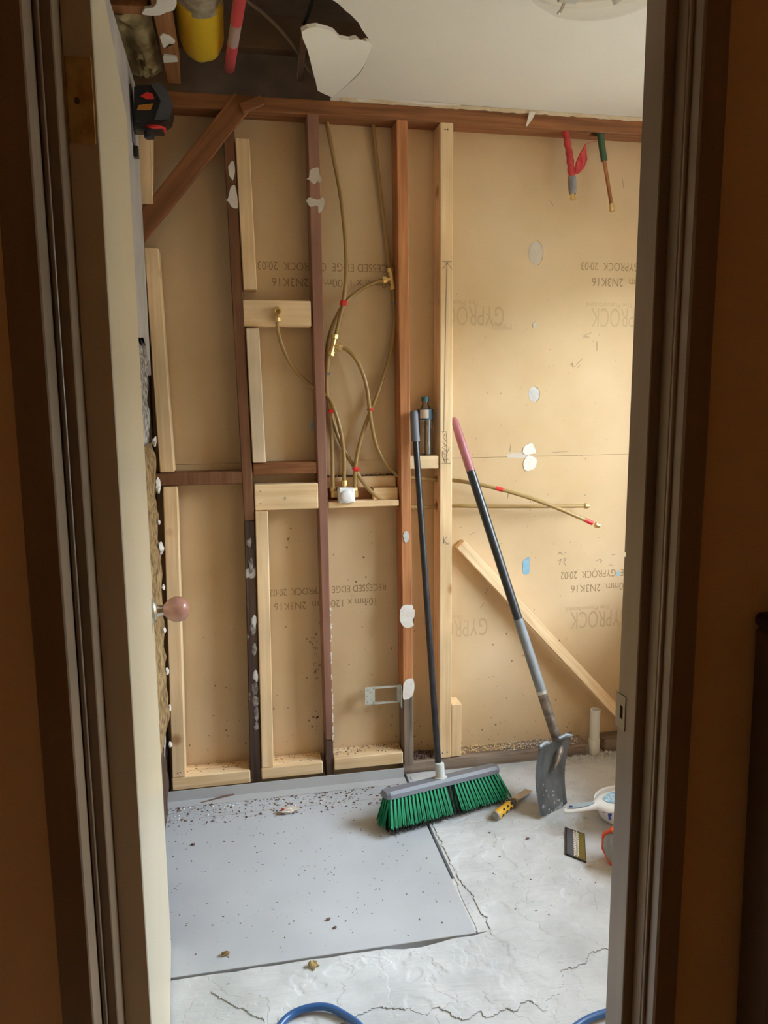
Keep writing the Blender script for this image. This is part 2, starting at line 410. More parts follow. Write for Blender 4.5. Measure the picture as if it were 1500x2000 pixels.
slab('mortar_strip', [(SX1+.001, 1.80, -.03), (SX1+.026, 1.79, -.03), (SX1+.03, 1.86, -.03), (SX1+.024, 1.95, -.03), (SX1+.014, 2.03, -.03), (SX1+.001, 2.03, -.03)], (0, 0, .0285), M['plaster_grey'], floor)
for x0, x1, y0, y1 in ((-.42, SX1, SY0, 2.527), (-.42, SX1, 2.531, 2.67)):
    box('cement_sheet', x0, x1, y0, y1, -.018, .0035, M['sheet'], floor, .0012)
# thin screed with a broken front edge over the bare concrete
fe = [(600, 2040), (690, 1990), (745, 1968), (775, 1975), (800, 1972), (815, 1982), (833, 1985), (852, 1972), (868, 1976), (884, 1990), (912, 1998), (925, 1984), (938, 1978),
      (950, 1992), (972, 1985), (990, 1972), (1012, 1978), (1030, 1957), (1045, 1964), (1060, 1976), (1071, 1975), (1072, 1955), (1090, 1941), (1103, 1922),
      (1100, 1904), (1092, 1898), (1112, 1894), (1145, 1883), (1152, 1866), (1172, 1858), (1230, 1848), (1330, 1846)]
fp = [at(px, py, z=0) for px, py in fe]
poly = [(p.x, p.y) for p in fp] + [(1.76, 2.0), (1.76, 2.66), (.617, 2.66), (.617, 2.04), (.635, 1.93), (.64, 1.83), (.63, 1.775), (.44, 1.760), (.2, 1.755), (.0, 1.76), (-.1, 1.72)]
def inside(x, y):
    c = False; j = len(poly)-1
    for i in range(len(poly)):
        (xi, yi), (xj, yj) = poly[i], poly[j]
        if (yi > y) != (yj > y) and x < (xj-xi)*(y-yi)/(yj-yi)+xi: c = not c
        j = i
    return c
def sstep(a, b, t): t = max(0., min(1., (t-a)/(b-a))); return t*t*(3-2*t)
cuts = []                                          # saw cuts and cracks sunk into the screed: (a, b, half width)
for pl_, hw in (([(942, 1818), (972, 1815)], .0030), ([(943, 1824), (955, 1854)], .0030), ([(992, 1527), (1003, 1529), (1012, 1533), (1022, 1534), (1036, 1540), (1048, 1543)], .0022), ([(1006, 1573), (1013, 1573), (1018, 1575), (1022, 1579), (1030, 1580), (1042, 1581)], .0022)):
    Q = [at(a, b, z=.0032).xy for a, b in pl_]; cuts += [(a, b, hw) for a, b in zip(Q, Q[1:])]
def in_cut(x, y):
    for a, b, hw in cuts:
        if min(a.x, b.x)-hw > x or max(a.x, b.x)+hw < x or min(a.y, b.y)-hw > y or max(a.y, b.y)+hw < y: continue
        d = b-a; t = max(0, min(1, ((x-a.x)*d.x+(y-a.y)*d.y)/d.length_squared))
        if math.hypot(a.x+d.x*t-x, a.y+d.y*t-y) < hw: return True
    return False
gx0, gx1, gy0, gy1, gs = -.12, 1.745, 1.40, 2.66, .0040
nx_, ny_ = int((gx1-gx0)/gs), int((gy1-gy0)/gs); vs, fs, idx = [], [], {}
for j in range(ny_+1):
    for i in range(nx_+1):
        x, y = gx0+i*gs, gy0+j*gs
        v = Vector((x, y, 0))
        wx = .007*noise.noise(v*34) + .004*noise.noise(v*90); wy = .007*noise.noise(v*34+Vector((5, 9, 2))) + .004*noise.noise(v*90+Vector((3, 1, 7)))
        if not inside(x+wx, y+wy): continue
        n1 = noise.noise(v*5.5+Vector((2, 3, 1))) + .5*noise.noise(v*13) + .28*noise.noise(v*31)
        n2 = noise.noise(v*8+Vector((9, 4, 6))) + .5*noise.noise(v*19+Vector((1, 1, 5)))
        r0_ = math.atan2(y-1.79, x-.60)
        scr = .0005*noise.noise(Vector((r0_*26, math.hypot(x-.6, y-1.79)*4, 3)))*sstep(.62, .1, math.hypot(x-.8, y-1.65))
        z = .0032 - .0019*sstep(.30, .325, n1) - .0014*sstep(.42, .45, n2) - .0006*sstep(-.5, .2, -n1) + scr
        if in_cut(x, y): z = .0003
        idx[(i, j)] = len(vs); vs.append((x, y, min(z, .0032)))
for (i, j) in list(idx):
    q = [(i, j), (i+1, j), (i+1, j+1), (i, j+1)]
    if all(k in idx for k in q): fs.append([idx[k] for k in q])
edge_n = {}
for f in fs:
    for a, b in zip(f, f[1:]+f[:1]): edge_n[(a, b)] = 1
for (a, b) in list(edge_n):
    if (b, a) not in edge_n:                     # broken rim down to the slab
        k = len(vs); vs += [(vs[a][0], vs[a][1], -.001), (vs[b][0], vs[b][1], -.001)]; fs.append([b, a, k, k+1])
me = bpy.data.meshes.new('screed_layer'); me.from_pydata(vs, [], fs)
o_ = link('screed_layer', me, M['screed'], floor, True)
Z0 = .0032

# back wall
wall_back = struct(box('wall_back', -.46, 2.2, B+.0105, B+.14, -.03, 2.38, M['board']))
ZJ = at(1050, 891, y=B).z
box('plasterboard_sheet', -.31, 1.95, B, B+.01, ZJ+.0006, 2.38, M['board'], wall_back)
box('plasterboard_sheet', -.31, 1.95, B, B+.01, -.02, ZJ-.0006, M['board'], wall_back)
# left wall: board above, bared rubble and wool below
wall_left = struct(box('wall_left', -.46, -.292, RY0-.02, B+.12, -.03, 2.4, M['rotten']))
bl = [(RY0, 2.385), (2.672, 2.385), (2.672, 1.50), (2.655, 1.52), (2.63, 1.545), (2.60, 1.55), (2.56, 1.585), (2.50, 1.61), (2.40, 1.60), (2.2, 1.62), (2.0, 1.6), (RY0, 1.6)]
slab('plasterboard_sheet', [(-.2505, y, z) for y, z in bl], (-.010, 0, 0), M['grey_board'], wall_left)
def rough_face(name, y0, y1, z0, z1, x, amp, mat, parent, seed, ragged=0):
    ny, nz = 26, max(8, int((z1-z0)/.018)); vs, fs = [], []
    for j in range(nz+1):
        for i in range(ny+1):
            y = y0 + (y1-y0)*i/ny; z = z0 + (z1-z0)*j/nz
            if i == ny: y += ragged*noise.noise(Vector((z*23, seed, 1)))
            dx = amp*(noise.noise(Vector((y*16, z*16, seed))) + .6*noise.noise(Vector((y*45, z*45, seed+3))))
            edge = min(j, nz-j, ny-i)
            vs.append((x + dx - (.012 if edge == 0 else 0) - (.030 if y < 2.05 else 0), y, z))
    for j in range(nz):
        for i in range(ny):
            a = j*(ny+1)+i; fs.append((a, a+1, a+ny+2, a+ny+1))
    me = bpy.data.meshes.new(name); me.from_pydata(vs, [], fs)
    return link(name, me, mat, parent, True)
rough_face('rubble_patch', 1.15, 2.665, 1.27, 1.60, -.256, .008, M['rubble'], wall_left, 1, .008)
rough_face('wool_patch', 1.15, 2.668, .30, 1.28, -.246, .010, M['wool'], wall_left, 5, .018)
rough_face('rotted_patch', 1.15, 2.66, .0, .31, -.258, .008, M['rotten'], wall_left, 9, .01)
for i, (px, py, s) in enumerate([(291, 862, .016), (300, 945, .022), (297, 958, .015), (310, 1018, .010), (304, 1072, .022), (312, 1150, .012), (317, 1228, .012), (320, 1312, .014), (325, 1388, .013), (322, 1450, .012)]):
    p = at(px, py, y=2.60)
    lump('plaster_dab', (-.241, 2.60 + .04*((i*7) % 3 - 1)/2, p.z), (s*.5, s*.9, s*.9), M['plaster'], wall_left, .5, 2, i)
# right wall with the window
bm = bmesh.new()
for y0, y1, z0, z1 in ((RY0-.1, WY0, -.03, 2.42), (WY1, B+.1, -.03, 2.42), (WY0, WY1, -.03, WZ0), (WY0, WY1, WZ1, 2.42)):
    bm_box(bm, WX, WX+.12, y0, y1, z0, z1)
wall_right = struct(from_bm('wall_right', bm, M['plaster']))
bm = bmesh.new(); t = .035
for y0, y1, z0, z1 in ((WY0, WY0+t, WZ0, WZ1), (WY1-t, WY1, WZ0, WZ1), (WY0+t, WY1-t, WZ0, WZ0+t), (WY0+t, WY1-t, WZ1-t, WZ1)):
    bm_box(bm, WX+.03, WX+.09, y0, y1, z0, z1)
win = struct(from_bm('window_1', bm, M['white_plastic']))
box('pane', WX+.058, WX+.062, WY0+t, WY1-t, WZ0+t, WZ1-t, M['pane'], win)
struct(box('added_sky_blocker', 4.6, 4.8, -8, 12, -.5, 2.6, M['grass']))  # unseen wall, added to block low sky light at the window
ground = struct(box('ground', 1.95, 14, -8, 12, -.6, -.5, M['grass']))
# hall: side and end walls, ceiling, carpet
bm = bmesh.new(); bm_box(bm, HX0, HX1, HY0-.1, HY0, 0, 2.5); struct(from_bm('wall_hall_end', bm, M['hall']))
struct(box('wall_hall_left', HX0-.1, HX0, HY0-.1, HYW+.1, 0, 2.5, M['hall']))
struct(box('wall_hall_right', HX1, HX1+.1, HY0-.1, HYW+.1, 0, 2.5, M['hall']))
struct(box('ceiling_hall', HX0-.1, HX1+.1, HY0-.1, HYW+.02, 2.42, 2.5, M['hall']))
box('carpet', HX0, HX1, HY0, RY0-.03, -.03, .004, M['hall_floor'], floor)
# door wall with its opening
LX, RXO = -.19, .607
bm = bmesh.new()
bm_box(bm, HX0, LX-.026, HYW, RY0, 0, 2.42); bm_box(bm, RXO+.026, HX1, HYW, RY0, 0, 2.42); bm_box(bm, LX-.026, RXO+.026, HYW, RY0, 2.09, 2.42)
wall_front = struct(from_bm('wall_front', bm, M['hall']))
HEAD = 2.065
def jamb(sgn, x, name):
    """stepped lining and architrave; sgn = +1: right hand side"""
    s = sgn
    def bx(n, xa, xb, y0, y1, m, p=None, bev=.0015):
        xs = sorted((x+s*xa, x+s*xb)); return box(n, xs[0], xs[1], y0, y1, 0, HEAD+.02, M[m], p, bev)
    lin = struct(bx(name, 0, .026, 1.047, RY0+.002, 'trim'))

    if s > 0:
        bx('stop_bead', .0165, .027, 1.019, 1.0465, 'trim', lin)
        tube('bead', [(x+s*.0185, 1.013, 0), (x+s*.0185, 1.013, HEAD)], .0036, M['trim'], lin, 10)
        bx('architrave', .0205, .0605, .987, 1.0185, 'trim', lin, .003)
    else:
        tube('bead', [(x+s*.0165, 1.0425, 0), (x+s*.0165, 1.0425, HEAD)], .0036, M['trim'], lin, 10)
        bx('architrave', .0205, .0605, .987, 1.040, 'trim', lin, .002)

    return lin
jr = jamb(1, RXO, 'trim_1'); jl = jamb(-1, LX, 'trim_2')
# head lining, in the same varnish as the sides
head = struct(box('trim_3', LX, RXO, 1.02, RY0, HEAD, 2.09, M['trim']))
# strike plate on the right lining
zs = at(1216, 1384, y=1.10).z
st = box('strike_plate', RXO-.0016, RXO, 1.076, 1.1065, zs-.029, zs+.029, M['dull_steel'], jr, .0006)
bm = bmesh.new(); bm_box(bm, RXO-.01, RXO+.02, 1.083, 1.092, zs-.011, zs+.011); drill(st, bm.copy()); drill(jr, bm)
zd = at(1221, 1083, y=1.10).z
bm = bmesh.new(); bm_box(bm, RXO-.002, RXO+.012, 1.096, 1.1045, zd-.004, zd+.004); drill(jr, bm)

# ------------------------------------------------------------------ door, open a little past square
H0, H1 = Vector((-.152, 1.103, 0)), Vector((-.2005, 1.893, 0))
dd = (H1-H0).normalized(); dn = Vector((dd.y, -dd.x, 0))       # dn points into the opening
door = bpy.data.objects.new('door_1', None)
bm = bmesh.new(); th = .0385
bm_hexa(bm, [H0+Vector((0, 0, .008)), H1+Vector((0, 0, .008)), H1-dn*th+Vector((0, 0, .008)), H0-dn*th+Vector((0, 0, .008))],
        [v + Vector((0, 0, 2.045)) for v in (H0, H1, H1-dn*th, H0-dn*th)], .0015)
door = struct(from_bm('door_1', bm, M['door']), 'cream gloss flush door standing open against the left wall')
def on_door(s, out, z): return H0 + dd*s + dn*out + Vector((0, 0, z))
zk = at(345, 1192, y=1.83).z; sk = .735
lathe('rose', on_door(sk, 0, zk), dn, [(0, .030), (.004, .030), (.006, .026), (.010, .024), (.011, .015), (.016, .013), (.030, .012)], M['chrome'], door, 28)
lathe('knob', on_door(sk, .018, zk), dn, [(0, .010), (.006, .011), (.012, .0155), (.018, .022), (.026, .0275), (.036, .0305), (.046, .030), (.055, .0265), (.062, .020), (.067, .011), (.069, .001)], M['knob'], door, 32)
zl = zk
box('latch_face', H1.x-.030, H1.x-.008, H1.y-.001, H1.y+.0015, zl-.03, zl+.03, M['steel'], door)
# hinge leaf on the edge that faces the hall
hz = at(145, 195, y=1.10).z
hl = box('hinge_leaf', -.188, -.156, 1.0995, 1.1022, hz-.052, hz+.052, M['brass_old'], door, .0006)
lathe('hinge_knuckle', (-.191, 1.104, hz-.052), (0, 0, 1), [(0, .0045), (.104, .0045)], M['brass_old'], door, 12)
for k, (dx, dz) in enumerate(((-.170, .037), (-.176, -.001), (-.170, -.037))):
    if k == 1:                                     # the screw is missing: an open hole
        bm = bmesh.new(); bm_tube(bm, [(dx, 1.09, hz+dz), (dx, 1.125, hz+dz)], .0042, 12); drill(hl, bm.copy()); drill(door, bm); continue
    lathe('screw_head', (dx, 1.0996, hz+dz), (0, -1, 0), [(0, .0045), (.0008, .0042), (.0012, .003)], M['brass_old'], hl, 10)

# ------------------------------------------------------------------ ceiling with the hole, roof void
he = [(600, -160), (622, -60), (640, -6), (662, 8), (676, 22), (684, 28), (700, 44), (706, 56), (716, 70), (727, 87), (717, 112), (712, 128), (704, 142), (690, 156), (668, 174), (646, 190)]
hp = [at(px, py, z=CZ) for px, py in he]
pts = [(p.x, p.y, CZ) for p in hp]
pts[-1] = (pts[-1][0], 2.683, CZ)
pts += [(.60, 2.680, CZ), (.80, 2.676, CZ), (1.1, 2.679, CZ), (WX+.1, 2.676, CZ), (WX+.1, RY0-.05, CZ), (-.40, RY0-.05, CZ), (-.40, hp[0].y-.08, CZ), (-.05, hp[0].y-.05, CZ), (.1, hp[0].y-.06, CZ)]
ceiling = struct(slab('ceiling', pts, (0, 0, .010), M['ceil']))
# hanging torn piece
tilt = lambda px, py, z: at(px, py, z=z)
fl = [(727, 87, 2.397), (713, 128, 2.397), (704, 142, 2.397), (690, 156, 2.397), (668, 174, 2.397), (648, 189, 2.397), (634, 184, 2.385), (621, 179, 2.372), (617, 160, 2.367), (611, 140, 2.36), (606, 118, 2.352), (600, 96, 2.344), (592, 78, 2.338),
      (589, 62, 2.335), (600, 54, 2.34), (618, 51, 2.347), (640, 57, 2.356), (652, 62, 2.361), (664, 75, 2.368), (682, 78, 2.378), (695, 74, 2.384), (706, 84, 2.389), (716, 80, 2.393)]
P = [tilt(*q) for q in fl]
nrm = (P[12]-P[0]).cross(P[6]-P[0]).normalized()
if nrm.z < 0: nrm = -nrm
for i in range(len(P)): P[i] = P[i] - nrm*((P[i]-P[0]).dot(nrm))*.6
slab('torn_flap', P, nrm*.010, M['ceil'], ceiling)
slab('torn_paper', [tilt(646, 191, 2.398), tilt(700, 194, 2.396), tilt(726, 197, 2.390), tilt(690, 200, 2.388), tilt(645, 198, 2.388)], (0, 0, .003), M['plaster'], ceiling)
slab('torn_paper', [tilt(766, 197, 2.398), tilt(830, 200, 2.396), tilt(900, 206, 2.394), tilt(830, 205, 2.390)], (0, 0, .003), M['plaster'], ceiling)
slab('torn_paper', [at(1034, 218, y=2.672), at(1046, 220, y=2.672), at(1040, 232, y=2.672), at(1030, 246, y=2.672), at(1027, 247, y=2.672), at(1031, 230, y=2.672)], (0, -.002, 0), M['plaster'], ceiling)
bm = bmesh.new(); pv = None
for i in range(80):                               # ragged strip of old cornice plaster along the plate
    x = .40 + 1.34*i/79; zt = 2.3995; zb = 2.389 - .006*abs(noise.noise(Vector((x*13, 1, 0)))) - .004*noise.noise(Vector((x*40, 2, 0)))
    cur = [bm.verts.new(p) for p in ((x, D-.006, zt), (x, D-.005, zb), (x, D+.001, zb), (x, D+.001, zt))]
    if pv:
        for k in range(4): bm.faces.new((pv[k], cur[k], cur[(k+1) % 4], pv[(k+1) % 4]))
    pv = cur
from_bm('cornice_remnant', bm, M['cornice'], ceiling)
roof = bmesh.new()
for a in ((-.9, 2.6, .8, 3.6, 3.0, 3.1), (-.9, -.8, .8, 3.6, 2.40, 3.0), (2.5, 2.6, .8, 3.6, 2.43, 3.0), (-.9, 2.6, .8, .9, 2.51, 3.0), (-.9, 2.6, 3.5, 3.6, 2.2, 3.0), (-.9, 2.6, 2.92, 3.6, 2.2, 2.25), (-.9, -.47, .8, 3.6, 2.36, 2.40)):
    bm_box(roof, *a)
struct(from_bm('roof', roof, M['void']))
# timbers around the hole
jx = at(335, 100, z=2.412).x
bar('joist', (-.143, 1.1, 2.455), (-.135, 2.69, 2.455), .040, .09, (1, 0, 0), M['joist'], ceiling)
bar('trimmer', (-.31, 2.235, 2.455), (-.165, 2.225, 2.455), .045, .09, (0, 1, 0), M['joist'], ceiling)
bar('joist', (.95, 1.1, 2.46), (.95, 2.95, 2.46), .045, .09, (1, 0, 0), M['joist'], ceiling)
bar('rafter', (-.5, 2.80, 2.62), (2.3, 2.80, 2.62), .05, .10, (0, 1, 0), M['void'], ceiling)
def chip(name, pts, z, th, m, parent): slab(name, [at(a, b, z=z) for a, b in pts], (0, 0, th), M[m], parent)
chip('plaster_remnant', [(277, 28), (283, 17), (300, 15), (306, 8), (305, -10), (344, -14), (345, 8), (340, 20), (326, 24), (312, 30), (295, 31)], 2.405, .006, 'ceil', ceiling)
chip('plaster_remnant', [(312, 72), (318, 68), (332, 72), (342, 82), (340, 86), (330, 86), (321, 95), (318, 90)], 2.406, .005, 'ceil', ceiling)
chip('plaster_remnant', [(318, 112), (320, 108), (345, 111), (347, 121), (320, 123)], 2.406, .005, 'ceil', ceiling)

# ------------------------------------------------------------------ wall frame
WB = wall_back
Y1 = B-.0005
bm = bmesh.new(); bm_hexa(bm, [(-.30, D-.001, 2.341), (1.73, D-.001, 2.345), (1.73, Y1, 2.345), (-.30, Y1, 2.341)], [(-.30, D-.001, 2.384), (1.73, D-.001, 2.3985), (1.73, Y1, 2.3985), (-.30, Y1, 2.384)], .002)
tp = from_bm('top_plate', bm, M['hard_h'], WB)
beam('stud', (-.305, -.262), (-.30, -.258), 0.0, 2.340, D+.004, Y1, M['rotten'], WB)
s2 = beam('stud', (.026, .064), (.036, .071), .0, 1.0, D, Y1, M['rotten'], WB)
beam('stud', (.036, .071), (.010, .046), 1.001, 2.344, D, Y1, M['dark_hard'], WB)
s3 = beam('stud', (.306, .333), (.283, .322), .166, 2.344, D, Y1, M['mauve'], WB)
beam('stud_foot', (.307, .333), (.306, .333), .0, .1655, D+.004, Y1, M['rotten'], WB)
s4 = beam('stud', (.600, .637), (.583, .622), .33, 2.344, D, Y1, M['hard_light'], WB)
beam('stud_foot', (.604, .640), (.600, .637), .03, .3295, D, Y1, M['weathered'], WB)
s5 = beam('stud', (.741, .788), (.735, .781), .05, 2.344, D-.002, Y1, M['pine'], WB)
beam('block', (.789, .829), (.789, .829), .05, .262, D, D+.075, M['pine'], WB)
# new battens packed onto the old studs
yb = D-.006
G = 'pine'
for bot, top, z0, z1, m in (((-.260, -.216), (-.259, -.211), 2.040, 2.262, G), ((-.238, -.191), (-.253, -.208), 1.178, 1.906, G), ((-.249, -.203), (-.231, -.184), .080, 1.128, G),
                            ((.0595, .104), (.049, .094), 1.782, 2.255, G), ((.0715, .116), (.063, .107), 1.203, 1.655, 'pine_pale'), ((.068, .111), (.074, .118), .084, 1.033, G)):
    beam('batten', bot, top, z0, z1, yb, Y1-.012, M[m], WB)
for x0, x1, z0, z1 in ((-.251, .026, .030, .0795), (.066, .292, .038, .0835), (.3345, .598, .045, .092)):
    box('base_plank', x0, x1, D-.004, Y1-.001, z0, z1, M['pine_h'], WB, .003)
box('nogging', -.258, .034, D+.002, Y1-.004, 1.130, 1.174, M['dark_hard'], WB, .003)
box('nogging', .0715, .294, D+.004, Y1-.004, 1.159, 1.200, M['hard_h'], WB, .003)
box('nogging', .0735, .2955, D-.001, Y1-.03, 1.035, 1.126, M['pine_h'], WB, .003)
nog = box('nogging', .3315, .588, D+.060, Y1-.001, 1.098, 1.138, M['pine_h'], WB, .002)
box('nogging', .3315, .588, D+.006, Y1-.001, 1.034, 1.055, M['pine_h'], WB, .002)
box('nogging_back', .3315, .588, D+.066, Y1-.001, 1.055, 1.098, M['hard_h'], WB)
box('nogging', .500, .588, D+.030, D+.065, 1.0555, 1.0975, M['pine_h'], WB)
box('nogging', .047, .284, D+.003, Y1-.02, 1.663, 1.749, M['pine_h'], WB, .003)
box('nogging', .6265, .7345, D+.002, Y1-.001, 1.166, 1.212, M['pine_h'], WB, .002)
# let-in diagonal brace
bra, brb = Vector((.078, D+.006, 2.372)), Vector((-.285, D+.006, 1.932))
bm = bmesh.new(); bm_box(bm, 0, (brb-bra).length, -.010, .010, -.033, .033, .002)
bo = from_bm('brace', bm, M['hard_h'], WB); vx = (brb-bra).normalized(); vz = vx.cross(Vector((0, 1, 0))).normalized(); vy = vz.cross(vx)
bo.matrix_local = Matrix(((vx.x, vy.x, vz.x, bra.x), (vx.y, vy.y, vz.y, bra.y), (vx.z, vy.z, vz.z, bra.z), (0, 0, 0, 1)))
bar('cleat', at(470, 213, y=D-.012), at(512, 196, y=D-.012), .018, .030, (0, 1, 0), M['hard_h'], WB)
# plate on the right and its rot
bm = bmesh.new(); n = 26
def plate_z(x): return .045 + .006*noise.noise(Vector((x*9, 2, 0)))
vs = []
for i in range(n+1):
    x = .60 + (1.352-.60)*i/n
    zt = plate_z(x); yf = D + .004*noise.noise(Vector((x*14, 5, 0)))
    vs.append([bm.verts.new((x, yf, 0)), bm.verts.new((x, yf+.001, zt-.006)), bm.verts.new((x, yf+.006, zt)), bm.verts.new((x, B-.001, zt)), bm.verts.new((x, B-.001, 0))])
for a, b in zip(vs, vs[1:]):
    for k in range(4): bm.faces.new((a[k], b[k], b[k+1], a[k+1]))
bm.faces.new(vs[0]); bm.faces.new(list(reversed(vs[-1])))
from_bm('bottom_plate', bm, M['weathered_h'], WB)
box('bottom_plate', 1.43, 1.76, D+.006, B-.001, 0, .052, M['weathered_h'], WB, .004)
# grey angle strip in front of the base planks
bm = bmesh.new(); bm_box(bm, -.30, .594, 2.650, 2.653, .003, .043, .0005); bm_box(bm, -.30, .594, 2.606, 2.650, .0036, .0056, .0005)
from_bm('angle_strip', bm, M['angle'], floor)
box('tray_seam', -.30, .596, 2.524, 2.534, .0036, .0046, M['angle'], floor)
# nail heads, screws
for px, py in ((870, 252), (875, 252), (865, 1478-6), (874, 1470), (509, 960), (509, 984), (347, 1510), (352, 1509), (870, 1060)):
    p = at(px, py, y=D-.006); lathe('nail_head', (p.x, (D-.002 if px > 800 else (D-.001 if px > 500 else yb))+.0002, p.z), (0, -1, 0), [(0, .0028), (.0006, .0026)], M['rust' if py < 300 or py > 1400 else 'steel'], WB, 8)
# plaster left on the studs
def patch(name, outline, y, m, parent=WB, th=.0016):
    return slab(name, [(x, y, z) for x, z in outline], (0, -th, 0), M[m], parent)
def px_patch(name, pts, y, m, parent=WB, th=.0016):
    Q = smooth_path([at(a, b, y=y) for a, b in pts] + [at(pts[0][0], pts[0][1], y=y)], 4)[:-1]
    Q = [Vector((v.x + .0012*noise.noise(v*180), y, v.z + .0012*noise.noise(v*180+Vector((4, 4, 4))))) for v in Q]
    return slab(name, Q, (0, -th, 0), M[m], parent)
px_patch('plaster_smear', [(446, 325), (452, 316), (457, 318), (459, 335), (455, 352), (452, 349), (447, 340)], D-.0003, 'plaster')
px_patch('plaster_smear', [(438, 391), (445, 388), (450, 368), (456, 362), (460, 366), (465, 395), (463, 407), (452, 404), (446, 394)], D-.0003, 'plaster')
px_patch('plaster_smear', [(597, 350), (604, 345), (606, 332), (622, 328), (624, 342), (629, 350), (623, 358), (621, 352), (614, 360), (605, 352)], D-.0003, 'torn_paper')
px_patch('plaster_smear', [(598, 392), (604, 386), (620, 390), (631, 386), (634, 398), (628, 412), (622, 416), (620, 402), (606, 404)], D-.0003, 'torn_paper')
px_patch('plaster_smear', [(782, 1190), (789, 1182), (805, 1182), (807, 1190), (810, 1192), (809, 1205), (806, 1210), (808, 1221), (797, 1226), (788, 1223), (781, 1210)], D-.0005, 'plaster')
px_patch('plaster_smear', [(788, 1335), (795, 1327), (804, 1325), (809, 1333), (808, 1350), (803, 1361), (793, 1366), (787, 1363)], D-.0005, 'plaster')
px_patch('plaster_smear', [(787, 1046), (790, 1038), (796, 1038), (799, 1047), (797, 1056), (791, 1059)], D-.0005, 'plaster_grey')
for i in range(30):
    x = .330 + .004*rr.random(); z = .17 + .5*rr.random()**1.6
    lump('paint_fleck', (x, D+.001, z), (.003, .001, .003+.006*rr.random()), M['plaster'], WB, .4, 1, i)
for i, (px, py) in enumerate([(487, 1060), (490, 1105), (496, 1215), (493, 1230), (497, 1268), (499, 1320), (498, 1345), (499, 1370), (501, 1395), (500, 1418)]):
    p = at(px, py, y=D); lump('adhesive_lump', (p.x, D-.0005, p.z), (.008+.003*rr.random(), .0022, .012+.018*rr.random()), M['plaster_grey' if i in (2, 5) else 'dirty'], WB, .55, 2, i)
# marks on the boards
for i, (cx, cy, rx, ry) in enumerate(((1046, 494, 15, 22), (1043, 770, 12, 15))):
    c = at(cx, cy, y=B); k = .00186
    patch('torn_patch', blob_outline(c.x, c.z, rx*k, ry*k, 11+i, 22, .10), B-.0002, 'torn_paper' if i == 0 else 'plaster_grey', WB, .0008)
    for j in range(8):
        a0 = -1.2+2.6*j/8; a1 = -1.2+2.6*(j+1)/8; q = 1.12
        bm = bmesh.new(); bm_bar(bm, (c.x+rx*k*q*math.cos(a0), B-.001, c.z+ry*k*q*math.sin(a0)), (c.x+rx*k*q*math.cos(a1), B-.001, c.z+ry*k*q*math.sin(a1)), .002, .003, (0, 1, 0)); from_bm('torn_rim', bm, M['board'], WB)
px_patch('torn_patch', [(1041, 632), (1048, 627), (1050, 635), (1047, 639), (1041, 640)], B-.0002, 'torn_paper')
px_patch('torn_patch', [(1020, 884), (1022, 875), (1028, 869), (1038, 866), (1043, 873), (1046, 884), (1036, 887), (1026, 888)], B-.0003, 'plaster', WB, .0025)
px_patch('torn_patch', [(1031, 889), (1040, 891), (1048, 898), (1046, 910), (1040, 917), (1026, 919), (1022, 905), (1027, 894)], B-.0003, 'plaster', WB, .0020)
px_patch('stain_mark', [(990, 888), (1012, 884), (1030, 886), (1034, 893), (1010, 894), (992, 893)], B-.0001, 'torn_paper', WB, .0003)
px_patch('chalk_mark', [(1021, 1097), (1029, 1089), (1034, 1089), (1033, 1103), (1034, 1116), (1030, 1122), (1022, 1119), (1021, 1108)], B-.0003, 'blue', WB, .0008)
px_patch('chalk_mark', [(1204, 1119), (1207, 1115), (1211, 1118), (1210, 1124), (1206, 1125)], B-.0003, 'blue', WB, .0008)
px_patch('chalk_mark', [(608, 830), (612, 818), (615, 820), (612, 838), (608, 842)], B-.0003, 'blue', WB, .0008)
# small stains and mould along the foot of the boards
bm = bmesh.new()
def dot(x, z, r):
    k = [bm.verts.new((x + r*(.7+.6*rr.random())*math.cos(a), B-.0004, z + r*(.7+.9*rr.random())*math.sin(a))) for a in [i*math.pi/3 for i in range(6)]]
    bm.faces.new(k)
for i in range(260):
    x = -.25 + 1.6*rr.random(); z = .06 + .55*rr.random()**2.6
    dot(x, z, .0012 + .003*rr.random()**3)
for i in range(150):
    x = .80 + .70*rr.random(); z = .5 + 1.3*rr.random()
    dot(x, z, .0008 + .0012*rr.random())
for cx, cz, s, n in ((.285, .42, .018, 26), (.28, .52, .014, 14), (.46, .60, .07, 20), (.20, .93, .03, 12), (.275, .22, .014, 18), (.62, .12, .04, 30)):
    for i in range(n): dot(cx + s*rr.gauss(0, .6), cz + s*rr.gauss(0, 1.6), .0012+.003*rr.random()**2)
stuff(from_bm('mould_specks', bm, M['stain'], WB))
# printed lettering, upside down on the boards
def lettering(text, x_left, x_right, z_top, z_bot, m='print', y=B-.0005, name='printed_lettering', parent=WB, turn=True):
    cu = bpy.data.curves.new('lettering', 'FONT'); cu.body = text; cu.size = 1; cu.offset = -.005 if m == 'print' else 0
    o = bpy.data.objects.new('lettering', cu); COL.objects.link(o)
    bpy.context.view_layer.update()
    me = bpy.data.meshes.new_from_object(o.evaluated_get(bpy.context.evaluated_depsgraph_get()))
    bpy.data.objects.remove(o); bpy.data.curves.remove(cu)
    xs = [v.co.x for v in me.vertices]; ys = [v.co.y for v in me.vertices]
    a, b, c, d = min(xs), max(xs), min(ys), max(ys)
    for v in me.vertices:
        u = (v.co.x-a)/(b-a); w = (v.co.y-c)/(d-c)
        v.co = Vector((x_right - u*(x_right-x_left), y, z_top - w*(z_top-z_bot))) if turn else Vector((x_left + u*(x_right-x_left), y, z_bot + w*(z_top-z_bot)))
    me.materials.clear()
    return link(name, me, M[m], parent)
def zp(py, px=900): return at(px, py, y=B).z
za, zb, zc, zd2 = zp(514, 640), zp(530, 640), zp(545, 640), zp(561, 640)
